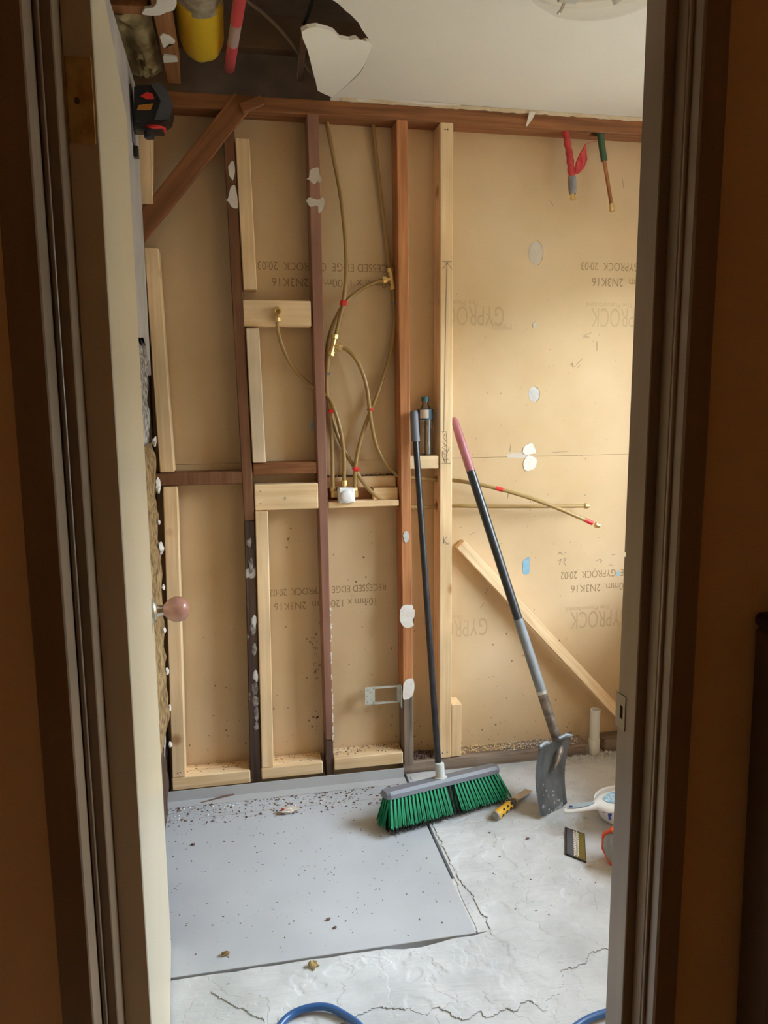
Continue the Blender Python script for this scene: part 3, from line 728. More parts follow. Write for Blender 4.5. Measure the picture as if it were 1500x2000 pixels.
def print_block(xl, z, time):
    lettering('RECESSED EDGE  GYPROCK  '+time, xl, xl+.485, z, z-.029)
    lettering('10mm x 1200mm  2N3K16', xl+.045, xl+.455, z-.056, z-.086)
    lettering('GYPROCK', xl-.56, xl-.30, z-.166, z-.236, 'print_faint'); lettering('The Plasterboard', xl-.585, xl-.395, z-.146, z-.163, 'print_faint')
    lettering('GYPROCK', xl+.045, xl+.30, z-.166, z-.236, 'print_faint'); lettering('The Plasterboard', xl+.025, xl+.215, z-.146, z-.163, 'print_faint')
print_block(1.304, 1.915, '20:03'); print_block(1.257, .735, '20:02')
zq = za
lettering('RECESSED EDGE  GYPROCK  20:03', .112, .600, za, zb); lettering('10mm x 1200mm  2N3K16', .158, .575, zc, zd2)
zl1 = zp(1143, 690)
lettering('RECESSED EDGE  GYPROCK  20:02', .120, .553, zl1, zl1-.026); lettering('10mm x 1200mm  2N3K16', .135, .515, zl1-.052, zl1-.080)
# pencil marks
def pencil(pts, y=B-.0008, w=.0016, parent=WB, m='pencil'):
    bm = bmesh.new(); Q = [at(a, b, y=y) for a, b in pts]
    for a, b in zip(Q, Q[1:]): bm_bar(bm, a, b, w, .0004, (b-a).cross(Vector((0, 1, 0))))
    return from_bm('pencil_mark', bm, M[m], parent)
ys5 = D-.0026
pencil([(873, 512), (871, 600), (869, 720), (867, 842)], ys5, .0014); pencil([(864, 511), (882, 511)], ys5); pencil([(865, 526), (873, 513), (883, 526)], ys5)
pencil([(862, 843), (872, 843)], ys5); pencil([(864, 845), (869, 850), (865, 854), (871, 860), (865, 864), (872, 870), (864, 874), (872, 880), (864, 884), (873, 890), (866, 894), (870, 904), (864, 890), (865, 880)], ys5, .0012)
pencil([(861, 905), (881, 905)], ys5); pencil([(872, 845), (873, 870), (872, 904)], ys5, .0012); pencil([(865, 897), (876, 897)], ys5); pencil([(872, 888), (878, 874)], ys5)
pencil([(866, 1048), (867, 1062)], ys5); pencil([(873, 1048), (867, 1056), (874, 1062)], ys5); pencil([(870, 1063), (878, 1062)], ys5)
pencil([(552, 973), (562, 973)], D-.0016, .0012); pencil([(557, 968), (557, 978)], D-.0016, .0012)
for pts in ([(1137, 657), (1155, 650)], [(1139, 661), (1142, 656), (1145, 661), (1148, 656), (1151, 661)], [(1125, 713), (1138, 700)], [(1114, 713), (1118, 709), (1118, 716), (1124, 716)], [(1128, 718), (1133, 713)],
            [(1166, 667), (1166, 685)], [(1089, 1084), (1094, 1078), (1099, 1084)], [(1102, 1080), (1107, 1080)], [(1090, 1096), (1096, 1092), (1092, 1103)], [(1100, 1091), (1106, 1092), (1101, 1098), (1105, 1104)],
            [(1164, 1096), (1172, 1092), (1176, 1095), (1172, 1097)], [(1195, 1084), (1202, 1083)], [(1190, 1103), (1197, 1104)], [(993, 964), (991, 974)], [(1034, 966), (1037, 982)], [(1035, 990), (1036, 998)], [(1075, 392), (1080, 402)],
            [(1216, 350), (1218, 368)], [(1032, 866), (1043, 888)], [(998, 868), (996, 882)], [(1078, 884), (1090, 883), (1110, 882)], [(945, 1148), (953, 1152), (948, 1158), (952, 1162)], [(988, 1178), (992, 1184)], [(917, 1045), (927, 1040)], [(945, 1178), (938, 1188)]):
    pencil(pts, B-.0008, .0012)
pencil([(962, 634), (999, 634), (1000, 643), (963, 643), (962, 634)], B-.0008, .0012, m='print_faint'); pencil([(966, 636), (970, 642), (976, 636), (980, 642), (986, 636), (990, 642), (995, 637)], B-.0008, .0014, m='print_faint')
# galvanised bracket on the side of the fourth stud
bk = Vector((.47, D+.035, .30)); pl0 = at(713, 1343, y=D+.03); pl1 = at(778, 1375, y=D+.03)
bx0, bx1, bz0, bz1, byy = pl0.x, .597, at(713, 1377, y=D+.03).z, pl0.z, D+.03
bm = bmesh.new()
bm_box(bm, bx0, bx0+.037, byy, byy+.002, bz0, bz1); bm_box(bm, bx0+.036, bx1-.012, byy-.003, byy+.004, bz1-.007, bz1); bm_box(bm, bx0+.036, bx1-.012, byy-.003, byy+.004, bz0, bz0+.007)
bm_box(bm, bx1-.014, bx1, byy, byy+.002, bz0, bz1)
brk = from_bm('bracket', bm, M['galv'], WB)
bm = bmesh.new(); bm_box(bm, bx1-.0035, bx1, byy-.028, byy+.002, bz0-.012, bz1+.006); from_bm('bracket_flange', bm, M['galv'], brk)
for a, b in ((.2, .15), (.2, .5), (.2, .85), (.55, .3), (.55, .68), (.85, .12), (.85, .9)):
    bm = bmesh.new(); bm_tube(bm, [(bx0+.037*a, byy-.004, bz0+(bz1-bz0)*b), (bx0+.037*a, byy+.006, bz0+(bz1-bz0)*b)], .0025, 8); drill(brk, bm)

# ------------------------------------------------------------------ water pipes and mixer
YC = D+.045
pw = thing('water_pipework', 'bronze plastic water pipes with brass tees, shower mixer and two capped tails through the studs', 'pipes', (.37, YC, 1.08))
PR = .0073
def pp(*q): return smooth_path([at(a, b, y=YC+c) for a, b, c in q], 7)
pa = pp((637, 232, .02), (650, 300, .012), (664, 375, 0), (672, 440, -.01), (676, 500, -.015), (675, 550, -.015), (670, 595, -.012), (661, 635, -.01), (655, 660, -.01))
tube('pipe', pa, PR, M['pipe'], pw)
tube('pipe', pp((728, 238, .02), (734, 300, .02), (743, 380, .022), (752, 450, .022), (759, 510, .02), (762, 535, .015)), PR, M['pipe'], pw)
tube('pipe', pp((752, 547, .01), (735, 551, .01), (710, 562, .01), (688, 578, .008), (672, 594, .004), (656, 622, .010), (644, 655, .018), (638, 690, .024), (637, 730, .026), (640, 770, .026), (648, 812, .026), (662, 856, .024), (680, 893, .018), (692, 912, .008), (704, 934, 0), (722, 957, -.01), (745, 976, -.012), (768, 987, -.008), (782, 990, 0), (830, 990, 0), (883, 988, -.004), (960, 989, -.010), (1060, 989, -.016), (1142, 988, -.022)), PR, M['pipe'], pw)
tube('pipe', pp((642, 692, -.008), (640, 710, -.004), (638, 740, 0), (639, 765, .004), (643, 795, .006), (647, 830, .006), (649, 880, .004), (650, 952, 0)), PR, M['pipe'], pw)
tube('pipe', pp((664, 679, -.010), (676, 682, -.012), (692, 697, -.014), (706, 722, -.015), (716, 755, -.015), (721, 790, -.014), (725, 822, -.013), (732, 858, -.012), (742, 886, -.010), (756, 908, -.006), (770, 922, 0), (782, 930, 0), (830, 935, 0), (883, 938, -.004), (925, 944, -.018), (975, 955, -.035), (1030, 971, -.055), (1090, 993, -.075), (1155, 1021, -.095)), PR, M['pipe'], pw)
tube('pipe', pp((767, 560, .014), (770, 590, .012), (771, 625, .012), (768, 660, .010), (760, 700, .006), (749, 735, .004), (737, 770, .002), (725, 800, .004), (713, 832, .004), (703, 865, 0), (697, 893, -.002), (694, 918, -.004), (693, 950, 0)), PR, M['pipe'], pw)
tube('pipe', pp((541, 628, -.040), (544, 650, -.030), (551, 675, -.018), (562, 700, -.008), (580, 727, 0), (602, 748, .006), (622, 762, .010), (640, 775, .004), (652, 796, -.006), (662, 828, -.010), (669, 862, -.010), (672, 900, -.008), (672, 938, -.004)), PR, M['pipe'], pw)
def nut(p, d, ln=.015, r=.0142, parent=None):
    lathe('compression_nut', Vector(p)-Vector(d).normalized()*ln/2, d, [(0, r*.86), (.001, r), (ln-.001, r), (ln, r*.86)], M['brass'], parent, 8, False)
def tee(c, up, side, name='tee_fitting'):
    c = Vector(c); up = Vector(up).normalized(); side = Vector(side).normalized(); bm = bmesh.new()
    bm_tube(bm, [c-up*.028, c+up*.028], .0095, 12); bm_tube(bm, [c, c+side*.022], .0085, 12)
    t = from_bm(name, bm, M['brass'], pw)
    nut(c+up*.030, up, parent=t); nut(c-up*.030, up, parent=t); nut(c+side*.026, side, parent=t)
ca = at(650, 674, y=YC-.010); tee(ca, at(655, 652, y=YC-.010)-at(645, 698, y=YC-.010), at(664, 679, y=YC-.010)-ca)
cb = at(765, 545, y=YC+.012); tee(cb, at(762, 526, y=YC+.012)-at(768, 562, y=YC+.012), at(752, 547, y=YC+.012)-cb)
# elbow on the upper nogging
ce = at(542, 608, y=D-.012); bm = bmesh.new()
bm_lathe(bm, (ce.x, D+.002, ce.z), (0, -1, 0), [(0, .016), (.004, .016), (.005, .011), (.016, .0105), (.018, .0125), (.027, .0125), (.0275, .0085), (.027, .0078), (.018, .0075)], 16)
bm_tube(bm, [ce+Vector((0, .004, -.008)), ce+Vector((0, 0, -.024))], .0080, 12)
el = from_bm('elbow', bm, M['brass'], pw)

nut(ce+Vector((0, 0, -.028)), (0, 0, 1), .013, .012, el)
# mixer body with its white cover
mx0, mz = at(677, 968, y=D-.004).x, at(677, 968, y=D-.004).z
mix = box('mixer_body', at(650, 960, y=YC).x-.010, at(694, 960, y=YC).x+.010, YC-.014, YC+.012, mz-.012, mz+.012, M['brass'], pw, .003)
for a in (650, 693):
    q = at(a, 958, y=YC); nut(q+Vector((0, 0, .004)), (0, 0, 1), .018, .012, mix); lathe('inlet', (q.x, YC, mz-.010), (0, 0, 1), [(0, .010), (.022, .010)], M['brass'], mix, 12)
q = at(672, 943, y=YC-.004); nut(q, (0, 0, 1), .020, .0125, mix); lathe('outlet', (q.x, q.y, mz), (0, 0, 1), [(0, .009), (q.z-mz, .009)], M['brass'], mix, 12)
cov = box('mixer_cover', mx0-.029, mx0+.029, D-.012, D+.034, mz-.026, mz+.027, M['white_plastic'], pw, .005)
lathe('cover_dome', (mx0, D-.012, mz-.002), (0, -1, 0), [(0, .024), (.004, .0235), (.007, .020), (.009, .012), (.0095, .001)], M['white_plastic'], cov, 28)
# tape, clips and end caps
def tape(p, d, r=.0086, ln=.016, wide=1.0, m='red'):
    d = Vector(d).normalized(); lathe('tape_band', Vector(p)-d*ln/2, d, [(0, r), (ln, r)], M[m], pw, 12)
def flat_tape(px, py, y, w, h, dirn):
    c = at(px, py, y=y); d = Vector(dirn).normalized(); s = d.cross(Vector((0, 1, 0))); bm = bmesh.new()
    bm_bar(bm, c-d*h/2, c+d*h/2, w, .034, s, .006); from_bm('tape_band', bm, M['red'], pw)
flat_tape(671, 592, YC-.005, .024, .023, (.25, 0, 1)); flat_tape(649, 803, YC+.004, .033, .013, (-.05, 0, 1)); flat_tape(723, 800, YC-.005, .019, .016, (0, 0, 1)); flat_tape(695, 916, YC, .026, .016, (.05, 0, 1))
pt = at(975, 955, y=YC-.035); tape(pt, at(1030, 971, y=YC-.055)-at(925, 944, y=YC-.018), .0084, .026)
e1, e0 = at(1162, 1024, y=YC-.097), at(1130, 1010, y=YC-.088); tape(e0+(e1-e0)*.62, e1-e0, .0086, .032)
def endcap(p, d):
    lathe('end_cap', p, d, [(0, .0095), (.002, .0115), (.010, .0115), (.011, .009), (.018, .0085), (.019, .006)], M['brass'], pw, 10)
endcap(e1, e1-e0); endcap(at(1141, 988, y=YC-.022), at(1142, 988, y=YC-.022)-at(1060, 989, y=YC-.016))
for px, py, c in ((640, 730, 0), (771, 593, .012)):
    q = at(px, py, y=YC+c); lathe('pipe_clip', q-Vector((0, 0, .004)), (0, 0, 1), [(0, .0095), (.008, .0095)], M['slate'], pw, 12)
for px, py in ((850, 935), (850, 988)):   # drilled holes in the new stud
    q = at(px, py, y=YC); bm = bmesh.new(); bm_tube(bm, [(.70, YC, q.z), (.83, YC-.002, q.z)], .0125, 16); drill(s5, bm)

# stubs hanging out of the top plate
r0, r1, r2, r3 = at(1104, 256, y=D+.02), at(1112, 300, y=D+.012), at(1117, 345, y=D+.004), at(1119, 392, y=D)
rs = thing('taped_pipe_stub', 'short pipe stub wrapped in red plastic and grey tape hanging under the top plate', 'pipe', r0)
tube('red_wrap', smooth_path([r0+Vector((0, 0, .02)), r0, r1, r2]), [.0125+.0018*math.sin(k*2.1) for k in range(25)], M['red_wrap'], rs, 12)
tube('grey_tape', [r2+(r3-r2)*.0, r2+(r3-r2)*.25, r2+(r3-r2)*.55, r2+(r3-r2)*.72], [.0145, .0158, .0145, .012], M['grey_wrap'], rs, 12)
lathe('brass_end', r2+(r3-r2)*.7, r3-r2, [(0, .0085), (.012, .0085), (.013, .0105), (.022, .0105), (.023, .006)], M['brass'], rs, 8)
bm = bmesh.new(); ft = [at(a, b, y=D+c) for a, b, c in ((1121, 340, 0), (1124, 318, -.01), (1132, 300, -.012), (1142, 283, .0), (1143, 300, -.006), (1145, 312, -.012), (1138, 330, -.014), (1128, 340, -.004))]
bm_slab(bm, ft, (.002, -.006, 0)); bmesh.ops.triangulate(bm, faces=bm.faces); from_bm('loose_wrap', bm, M['red_wrap'], rs)
tube('wrap_strand', smooth_path([ft[3], at(1152, 278, y=D+.005), at(1166, 276, y=D+.012)]), .0012, M['red_wrap'], rs, 6)
g0, g1, g2, g3 = at(1172, 262, y=D+.02), at(1180, 314, y=D+.012), at(1194, 398, y=D), at(1196, 412, y=D-.002)
gs = thing('copper_pipe_stub', 'bare copper pipe stub with dark green sleeve and brass end under the top plate', 'pipe', g0)
tube('copper_pipe', [g0+Vector((0, 0, .015)), g1, g2], .0068, M['copper'], gs, 12)
tube('green_sleeve', [g0+Vector((-.001, 0, .01)), g0*.5+g1*.5, g1], [.0125, .0120, .0115], M['green_wrap'], gs, 12)
lathe('brass_end', g2, g3-g2, [(0, .0085), (.003, .0095), (.012, .0095), (.014, .0105), (.026, .0105), (.027, .007)], M['brass'], gs, 8)
bm = bmesh.new(); bm_box(bm, at(1158, 262, y=D).x, at(1184, 262, y=D).x, D+.006, D+.042, 2.330, 2.385); drill(tp, bm)

# drain pipe at the foot of the wall
dp = at(1157, 1470, z=Z0); dpx, dpy = dp.x+.004, dp.y-.004
dh = at(1157, 1386, y=dpy).z
dr = thing('drain_pipe', 'white plastic drain pipe standing open in the floor by the bare wall', 'pipe', (dpx, dpy, 0))
lathe('socket', (dpx, dpy, .004), (0, 0, 1), [(0, .0205), (.012, .0215), (.016, .0225), (.056, .0228), (.060, .0215)], M['pvc'], dr, 24)
bm = bmesh.new(); seg = 24
rings = [[bm.verts.new((dpx+r*math.cos(2*math.pi*k/seg), dpy+r*math.sin(2*math.pi*k/seg), z)) for k in range(seg)] for r, z in ((.0195, .055), (.0195, dh), (.0165, dh), (.0165, .058))]
for a, b in zip(rings, rings[1:]):
    for k in range(seg): bm.faces.new((a[k], a[(k+1) % seg], b[(k+1) % seg], b[k]))
from_bm('pipe_wall', bm, M['pvc'], dr, True)


# ------------------------------------------------------------------ leaning timber offcut
t0, t1 = at(901, 1064, y=2.72), at(1252, 1441, y=2.715)
t0.y, t1.y = B-.024, 2.700
t1 = t0 + (t1-t0)*((t0.z-.085)/(t0.z-t1.z))      # foot rests on the bottom plate
bm = bmesh.new(); tl = (t1-t0).length; bm_box(bm, 0, tl, -.021, .021, -.020, .020, .0015)
to = from_bm('timber_offcut', bm, M['pine_off'])
tx = (t1-t0).normalized(); tz = tx.cross(Vector((0, 1, 0))).normalized(); ty = tz.cross(tx)
to.matrix_world = Matrix(((tx.x, ty.x, tz.x, t0.x), (tx.y, ty.y, tz.y, t0.y), (tx.z, ty.z, tz.z, t0.z), (0, 0, 0, 1)))
tag(to, 'pale square pine offcut leaning slantwise against the bare board', 'timber')

# ------------------------------------------------------------------ broom
A0, A1 = at(750, 1552, z=.115), at(968, 1499, z=.105)
ax = (A1-A0); L_ = ax.length; ax.normalize()
bc = (A0+A1)/2; fwd = Vector((ax.y, -ax.x, 0)).normalized()
if fwd.y > 0: fwd = -fwd
br = thing('broom', 'broom with green bristles, black pole and grey grip leaning on the studs', 'broom', (bc.x, bc.y, 0))
gtop = at(808, 802, y=D-.022); ptop = at(812, 862, y=D-.028); pbot = at(857, 1508, y=(A0.y+A1.y)/2+.012)
pd = (gtop-pbot).normalized()
tilt_v = (pd - ax*pd.dot(ax)).normalized()      # the head tips back with the pole
bf = tilt_v.cross(ax).normalized()
if bf.y > 0: bf = -bf
hc = bc.copy()
bm = bmesh.new()
def hp_(s, f, u): return hc + ax*s + bf*f + tilt_v*u
prof = [(-.028, -.012), (.030, -.012), (.030, .002), (.022, .012), (-.020, .012), (-.028, .002)]
secs = []
for s, k in ((-L_/2, .75), (-L_/2+.012, 1), (-.03, 1), (.03, 1), (L_/2-.012, 1), (L_/2, .75)):
    secs.append([bm.verts.new(hp_(s, f*k, u)) for f, u in prof])
for a, b in zip(secs, secs[1:]):
    for k in range(6): bm.faces.new((a[k], a[(k+1) % 6], b[(k+1) % 6], b[k]))
bm.faces.new(secs[0]); bm.faces.new(list(reversed(secs[-1])))
from_bm('broom_head', bm, M['slate'], br)
tube('pole', [pbot, ptop], .0112, M['black_pole'], br, 16)
lathe('grip', ptop-(gtop-ptop)*.0, gtop-ptop, [(0, .0155), (.004, .0155), (.03, .0145), ((gtop-ptop).length-.012, .0145), ((gtop-ptop).length-.004, .013), ((gtop-ptop).length, .008)], M['grip_grey'], br, 18)
so = hp_(((pbot-hc).dot(ax)), 0, .008)
lathe('socket', so, pd, [(0, .024), (.006, .0235), (.007, .0165), (.052, .0160), (.054, .0135)], M['light_grey'], br, 20)
def strands(seed, width, ln, n, r):
    """one tuft in local axes: x along the head, y outward, z down"""
    r_ = random.Random(seed); bm = bmesh.new()
    for i in range(n):
        u = (i+.5)/n-.5; x0 = u*width*.45; x1 = u*width + r_.uniform(-.001, .001); l = ln*(1+r_.uniform(-.05, .04))
        y1 = r_.uniform(-.003, .003); bm_tube(bm, [(x0, 0, 0), ((x0+x1)/2, y1*.3, -l*.5), (x1, y1, -l)], [r*.8, r, r*.9], 4)
    bmesh.ops.recalc_face_normals(bm, faces=bm.faces)
    me = bpy.data.meshes.new('bristle_tuft'); bm.to_mesh(me); bm.free(); me.materials.append(M['green']); return me
tufts = [strands(i, .0125, .092, 6, .0013) for i in range(5)]
def put_tuft(me, root, x, out, lean):
    """lean: outward slope of the tuft"""
    d = (-tilt_v + out*lean).normalized(); x = (x - d*x.dot(d)).normalized(); yv = (-d).cross(x)
    o = bpy.data.objects.new('bristle_tuft', me); COL.objects.link(o); o.parent = br
    z = -d
    o.matrix_local = Matrix(((x.x, yv.x, z.x, root.x-br.location.x), (x.y, yv.y, z.y, root.y-br.location.y), (x.z, yv.z, z.z, root.z-br.location.z), (0, 0, 0, 1)))
n = 32
for row, (f, lean, out) in enumerate(((.027, .50, bf), (.012, .30, bf), (-.024, .35, -bf))):
    for i in range(n):
        s = -L_/2 + .012 + (L_-.024)*i/(n-1)
        if row == 0 and abs(s-.018) < .012: continue
        end = (i-(n-1)/2)/((n-1)/2)
        put_tuft(tufts[(i*3+row) % 5], hp_(s, f, -.010), ax, (out + ax*end*.55), lean)
for sg in (-1, 1):
    for k, f in enumerate((.02, .004, -.012)):
        put_tuft(tufts[k], hp_(sg*(L_/2-.008), f, -.010), bf, ax*sg, .34)
bm = bmesh.new(); r_ = random.Random(5)
for i in range(900):
    s = (r_.random()-.5)*(L_-.02); f = (r_.random()-.5)*.045
    p = hp_(s, f, -.011); l = p.z/ max(.4, tilt_v.z)*1.0
    q = p - tilt_v*(l*.97) + bf*(f*1.15+.006+r_.uniform(-.004, .004)) + ax*(s*.08)
    q.z = max(q.z, .0045)
    bm_tube(bm, [p, q], [.0012, .0018], 3)
stuff(from_bm('inner_bristles', bm, M['black_bristle'], br))

# ------------------------------------------------------------------ shovel
f0, f1 = at(1058, 1603, z=Z0), at(1109, 1577, z=Z0)
wv = (f1-f0); bw = wv.length; wv.normalize()
sh = thing('shovel', 'long trenching shovel with black shaft, mauve grip and dusty steel blade leaning on the wall', 'shovel', ((f0.x+f1.x)/2, (f0.y+f1.y)/2, Z0))
S_top = at(886, 816, y=B-.02); S_bot = at(1092, 1458, y=2.395)
sdv = (S_bot-S_top)
def on_shaft(py):
    """point of the shaft seen at that height"""
    lo, hi = 0, 1
    zt, zb_ = 816, 1458
    best = min((abs(project(S_top+sdv*k/400)[1]-py), k/400) for k in range(401))
    return S_top + sdv*best[1]
def project(v):
    v = Vector(v)-Vector((0, 0, CH)); w = v.dot(FW); a2, b2 = v.dot(RT)/w, v.dot(UPV)/w
    return 750+FPX*(cR*a2-sR*b2), 1000-FPX*(sR*a2+cR*b2)
q1, q2, q3 = on_shaft(920), on_shaft(1210), on_shaft(1352)
tube('grip', [S_top, S_top+(q1-S_top)*.06, S_top+(q1-S_top)*.3, q1], [.008, .0135, .0155, .0165], M['mauve_grip'], sh, 18)
tube('shaft', [q1, q2], .0165, M['fibre_black'], sh, 18)
tube('lower_shaft', [q2, q3], [.0175, .0182], M['fibre_grey'], sh, 18)
tube('collar', [q3-(sdv.normalized())*.004, q3+(sdv.normalized())*.007], .0192, M['steel'], sh, 18)
# blade: dished plate with a central socket that runs into it
bt0, bt1 = at(1053, 1458, y=f0.y+.045), at(1117, 1434, y=f1.y+.055)
up0, up1 = bt0-f0, bt1-f1
nv = wv.cross(up0.normalized()).normalized()
if nv.y > 0: nv = -nv                   # towards the viewer
bm = bmesh.new(); nu, nw = 12, 18; grid = []
for j in range(nw+1):
    t = j/nw; row = []
    for i in range(nu+1):
        u = i/nu; base = (f0 + up0*t)*(1-u) + (f1 + up1*t)*u
        dish = -.026*math.sin(math.pi*u)*(.5+.5*t) - .022*math.sin(math.pi*t)
        ridge = .016*math.exp(-((u-.52)/.10)**2)*max(0, min(1, (t-.30)/.5))
        wob = -.014*(1-t)**2 if False else 0
        low = .055*abs(u-.5)**1.6 if t == 0 else 0
        top = (.010*math.cos((u-.5)*math.pi*2) if t == 1 else 0)
        row.append(bm.verts.new(base + nv*(dish+ridge) + Vector((0, 0, low - (top if j == nw else 0)))))
    grid.append(row)
for a, b in zip(grid, grid[1:]):
    for k in range(nu): bm.faces.new((a[k], a[k+1], b[k+1], b[k]))
geo = bmesh.ops.solidify(bm, geom=bm.faces[:], thickness=.0025)
blade = from_bm('blade', bm, M['blade'], sh, True)
for s, e in ((0, .36), (.64, 1)):        # folded treads along the top
    a = grid_pt = None
    pa_ = (f0+up0)*(1-s) + (f1+up1)*s - nv*.010*math.sin(math.pi*s); pb_ = (f0+up0)*(1-e) + (f1+up1)*e - nv*.010*math.sin(math.pi*e)
    tube('tread', [pa_-Vector((0, 0, .003)), (pa_+pb_)/2 + Vector((0, 0, .002)), pb_-Vector((0, 0, .006))], [.007, .009, .006], M['blade'], blade, 10)
k_ = blade_mid = (f0+up0*.55)*.48 + (f1+up1*.55)*.52 - nv*.012
tube('socket', smooth_path([q3, S_bot+(S_top-S_bot)*.06, S_bot, (S_bot+blade_mid)/2 + nv*.004, blade_mid], 5), [.0178]*5+[.0178]*5+[.0165]*3+[.0145, .013, .0115, .009, .007, .005, .003, .002], M['socket'], sh, 14)
r_ = random.Random(8)
for i in range(26):
    t = r_.random()**1.6*.6; u = .08+.8*r_.random(); base = (f0+up0*t)*(1-u) + (f1+up1*t)*u + nv*(-.026*math.sin(math.pi*u)*(.5+.5*t) - .022*math.sin(math.pi*t)+.0016)
    lump('mortar_speck', base, (.002+.003*r_.random(), .0008, .002+.006*r_.random()), M['blade_dust'], blade, .4, 1, i)

# ------------------------------------------------------------------ chisel
c0, c1 = at(968, 1594, z=.019), at(1032, 1545, z=.012)
cd = (c1-c0).normalized(); cl = (c1-c0).length
ch = thing('chisel', 'wide chisel with yellow and black handle lying on the concrete', 'chisel', (c0.x, c0.y, Z0))
c0.z = Z0+.0165
hd = Vector((cd.x, cd.y, -.012)).normalized(); side = hd.cross(Vector((0, 0, 1))).normalized(); upc = side.cross(hd)
hl_ = cl*.56
lathe('end_cap', c0-hd*.003, hd, [(0, .010), (.002, .0135), (.008, .0148)], M['face_grey'], ch, 20)
lathe('handle', c0+hd*.004, hd, [(0, .0150), (.01, .0160), (hl_*.5, .0152), (hl_*.78, .0140), (hl_*.86, .0115), (hl_, .0105)], M['yellow_plastic'], ch, 20)
for k in range(6):
    s = .018 + k*(hl_*.62/6); a = .9 if k % 2 else -.2
    bm = bmesh.new(); bm_bar(bm, c0+hd*s+side*.0125*math.cos(a)+upc*(.0105*math.sin(a)), c0+hd*(s+.013)+side*.0125*math.cos(a)+upc*(.0105*math.sin(a)), .010, .010, side, .002); from_bm('rubber_rib', bm, M['black'], ch)
lathe('collar', c0+hd*(hl_*.74), hd, [(0, .0148), (.006, .0165), (.018, .0160), (.026, .0130), (.030, .0115)], M['dark_grey'], ch, 18)
lathe('bolster', c0+hd*hl_, hd, [(0, .010), (.004, .010), (.006, .0065), (.024, .006)], M['chisel_steel'], ch, 14)
bm = bmesh.new(); b0 = c0+hd*(hl_+.014); b1 = c0+hd*cl*1.02
bm_hexa(bm, [b0-side*.008-upc*.0035, b0+side*.008-upc*.0035, b0+side*.008+upc*.0035, b0-side*.008+upc*.0035], [b0+(b1-b0)*.25-side*.014-upc*.003, b0+(b1-b0)*.25+side*.014-upc*.003, b0+(b1-b0)*.25+side*.014+upc*.003, b0+(b1-b0)*.25-side*.014+upc*.003])
p0, p1 = b0+(b1-b0)*.25, b1
bm_hexa(bm, [p0-side*.014-upc*.003, p0+side*.014-upc*.003, p0+side*.014+upc*.003, p0-side*.014+upc*.003], [p1-side*.0145-upc*.003, p1+side*.0145-upc*.003, p1+side*.0145-upc*.0022, p1-side*.0145-upc*.0022])
from_bm('blade', bm, M['chisel_steel'], ch)

# ------------------------------------------------------------------ dustpan and hand brush
dc = at(1222, 1600, z=Z0); 
pan = thing('dustpan', 'rounded white plastic dustpan under the hand brush on the concrete', 'dustpan', (dc.x, dc.y, Z0))
bm = bmesh.new(); seg = 30; cx, cy = dc.x+.015, dc.y+.015
prof2 = [(.070, Z0), (.078, Z0+.008), (.086, Z0+.03), (.091, Z0+.062), (.094, Z0+.064), (.088, Z0+.062), (.083, Z0+.032), (.072, Z0+.012)]
rings = []
for r, z in prof2:
    rings.append([bm.verts.new((cx + r*1.25*math.cos(2*math.pi*k/seg), cy + r*math.sin(2*math.pi*k/seg), z - (.0 if math.cos(2*math.pi*k/seg) < .5 else (z-Z0)*.85*(math.cos(2*math.pi*k/seg)-.5)*2))) for k in range(seg)])
for a, b in zip(rings, rings[1:]):
    for k in range(seg): bm.faces.new((a[k], a[(k+1) % seg], b[(k+1) % seg], b[k]))
bm.faces.new(rings[0]); bm.faces.new(rings[-1])
from_bm('pan', bm, M['white_plastic'], pan, True)
hb0, hb1 = at(1104, 1584, z=.075), at(1164, 1573, z=.088)
hdv = (hb1-hb0).normalized(); hs = Vector((-hdv.y, hdv.x, 0)).normalized(); hu = hdv.cross(hs); hu = hu if hu.z > 0 else -hu
hb = thing('hand_brush', 'white hand brush with grey-blue handle and blue bristles lying across the dustpan', 'brush', (hb1.x+.05, hb1.y, .06))
bm = bmesh.new(); secs = []
def ell(c, a, b, n=18): return [bm.verts.new(c + hs*a*math.cos(2*math.pi*k/n) + hu*b*math.sin(2*math.pi*k/n)) for k in range(n)]
for s, a, b in ((-.006, .006, .004), (0, .012, .007), (.02, .015, .009), (.07, .0165, .010), (.100, .019, .011), (.110, .032, .012), (.128, .052, .014), (.16, .062, .015), (.21, .062, .015), (.25, .052, .013), (.27, .03, .009), (.275, .01, .004)):
    secs.append(ell(hb0 + hdv*s, a, b))
for a, b in zip(secs, secs[1:]):
    for k in range(18): bm.faces.new((a[k], a[(k+1) % 18], b[(k+1) % 18], b[k]))
bm.faces.new(secs[0]); bm.faces.new(list(reversed(secs[-1])))
body = from_bm('brush_body', bm, M['white_plastic'], hb, True)
bm = bmesh.new(); ol = []
for k in range(20):
    a = 2*math.pi*k/20; ol.append(hb0 + hdv*(.055 + .047*math.cos(a)) + hs*.0115*math.sin(a) + hu*.0085)
bm_slab(bm, ol, hu*.0035); from_bm('soft_grip', bm, M['grey_blue'], hb)
lathe('hole_shade_disc', hb0 + hdv*.020 + hu*.0118, hu, [(0, .0065), (.0006, .0065)], M['navy'], hb, 16)  # flat navy disc, painting in the dark of the hanging hole
ol = []
for k in range(24):
    a = 2*math.pi*k/24; ol.append(hb0 + hdv*(.182 + .050*math.cos(a)) + hs*.034*math.sin(a) + hu*.0148)
stick = slab('sticker', ol, hu*.0006, M['label_blue'], hb)
for k in range(5):
    c = hb0 + hdv*(.150+.012*k) + hs*(.004) + hu*.0157
    bm = bmesh.new(); bm_bar(bm, c-hs*.016, c+hs*.010, .0022, .0004, hdv); from_bm('sticker_line', bm, M['white_plastic'], stick)
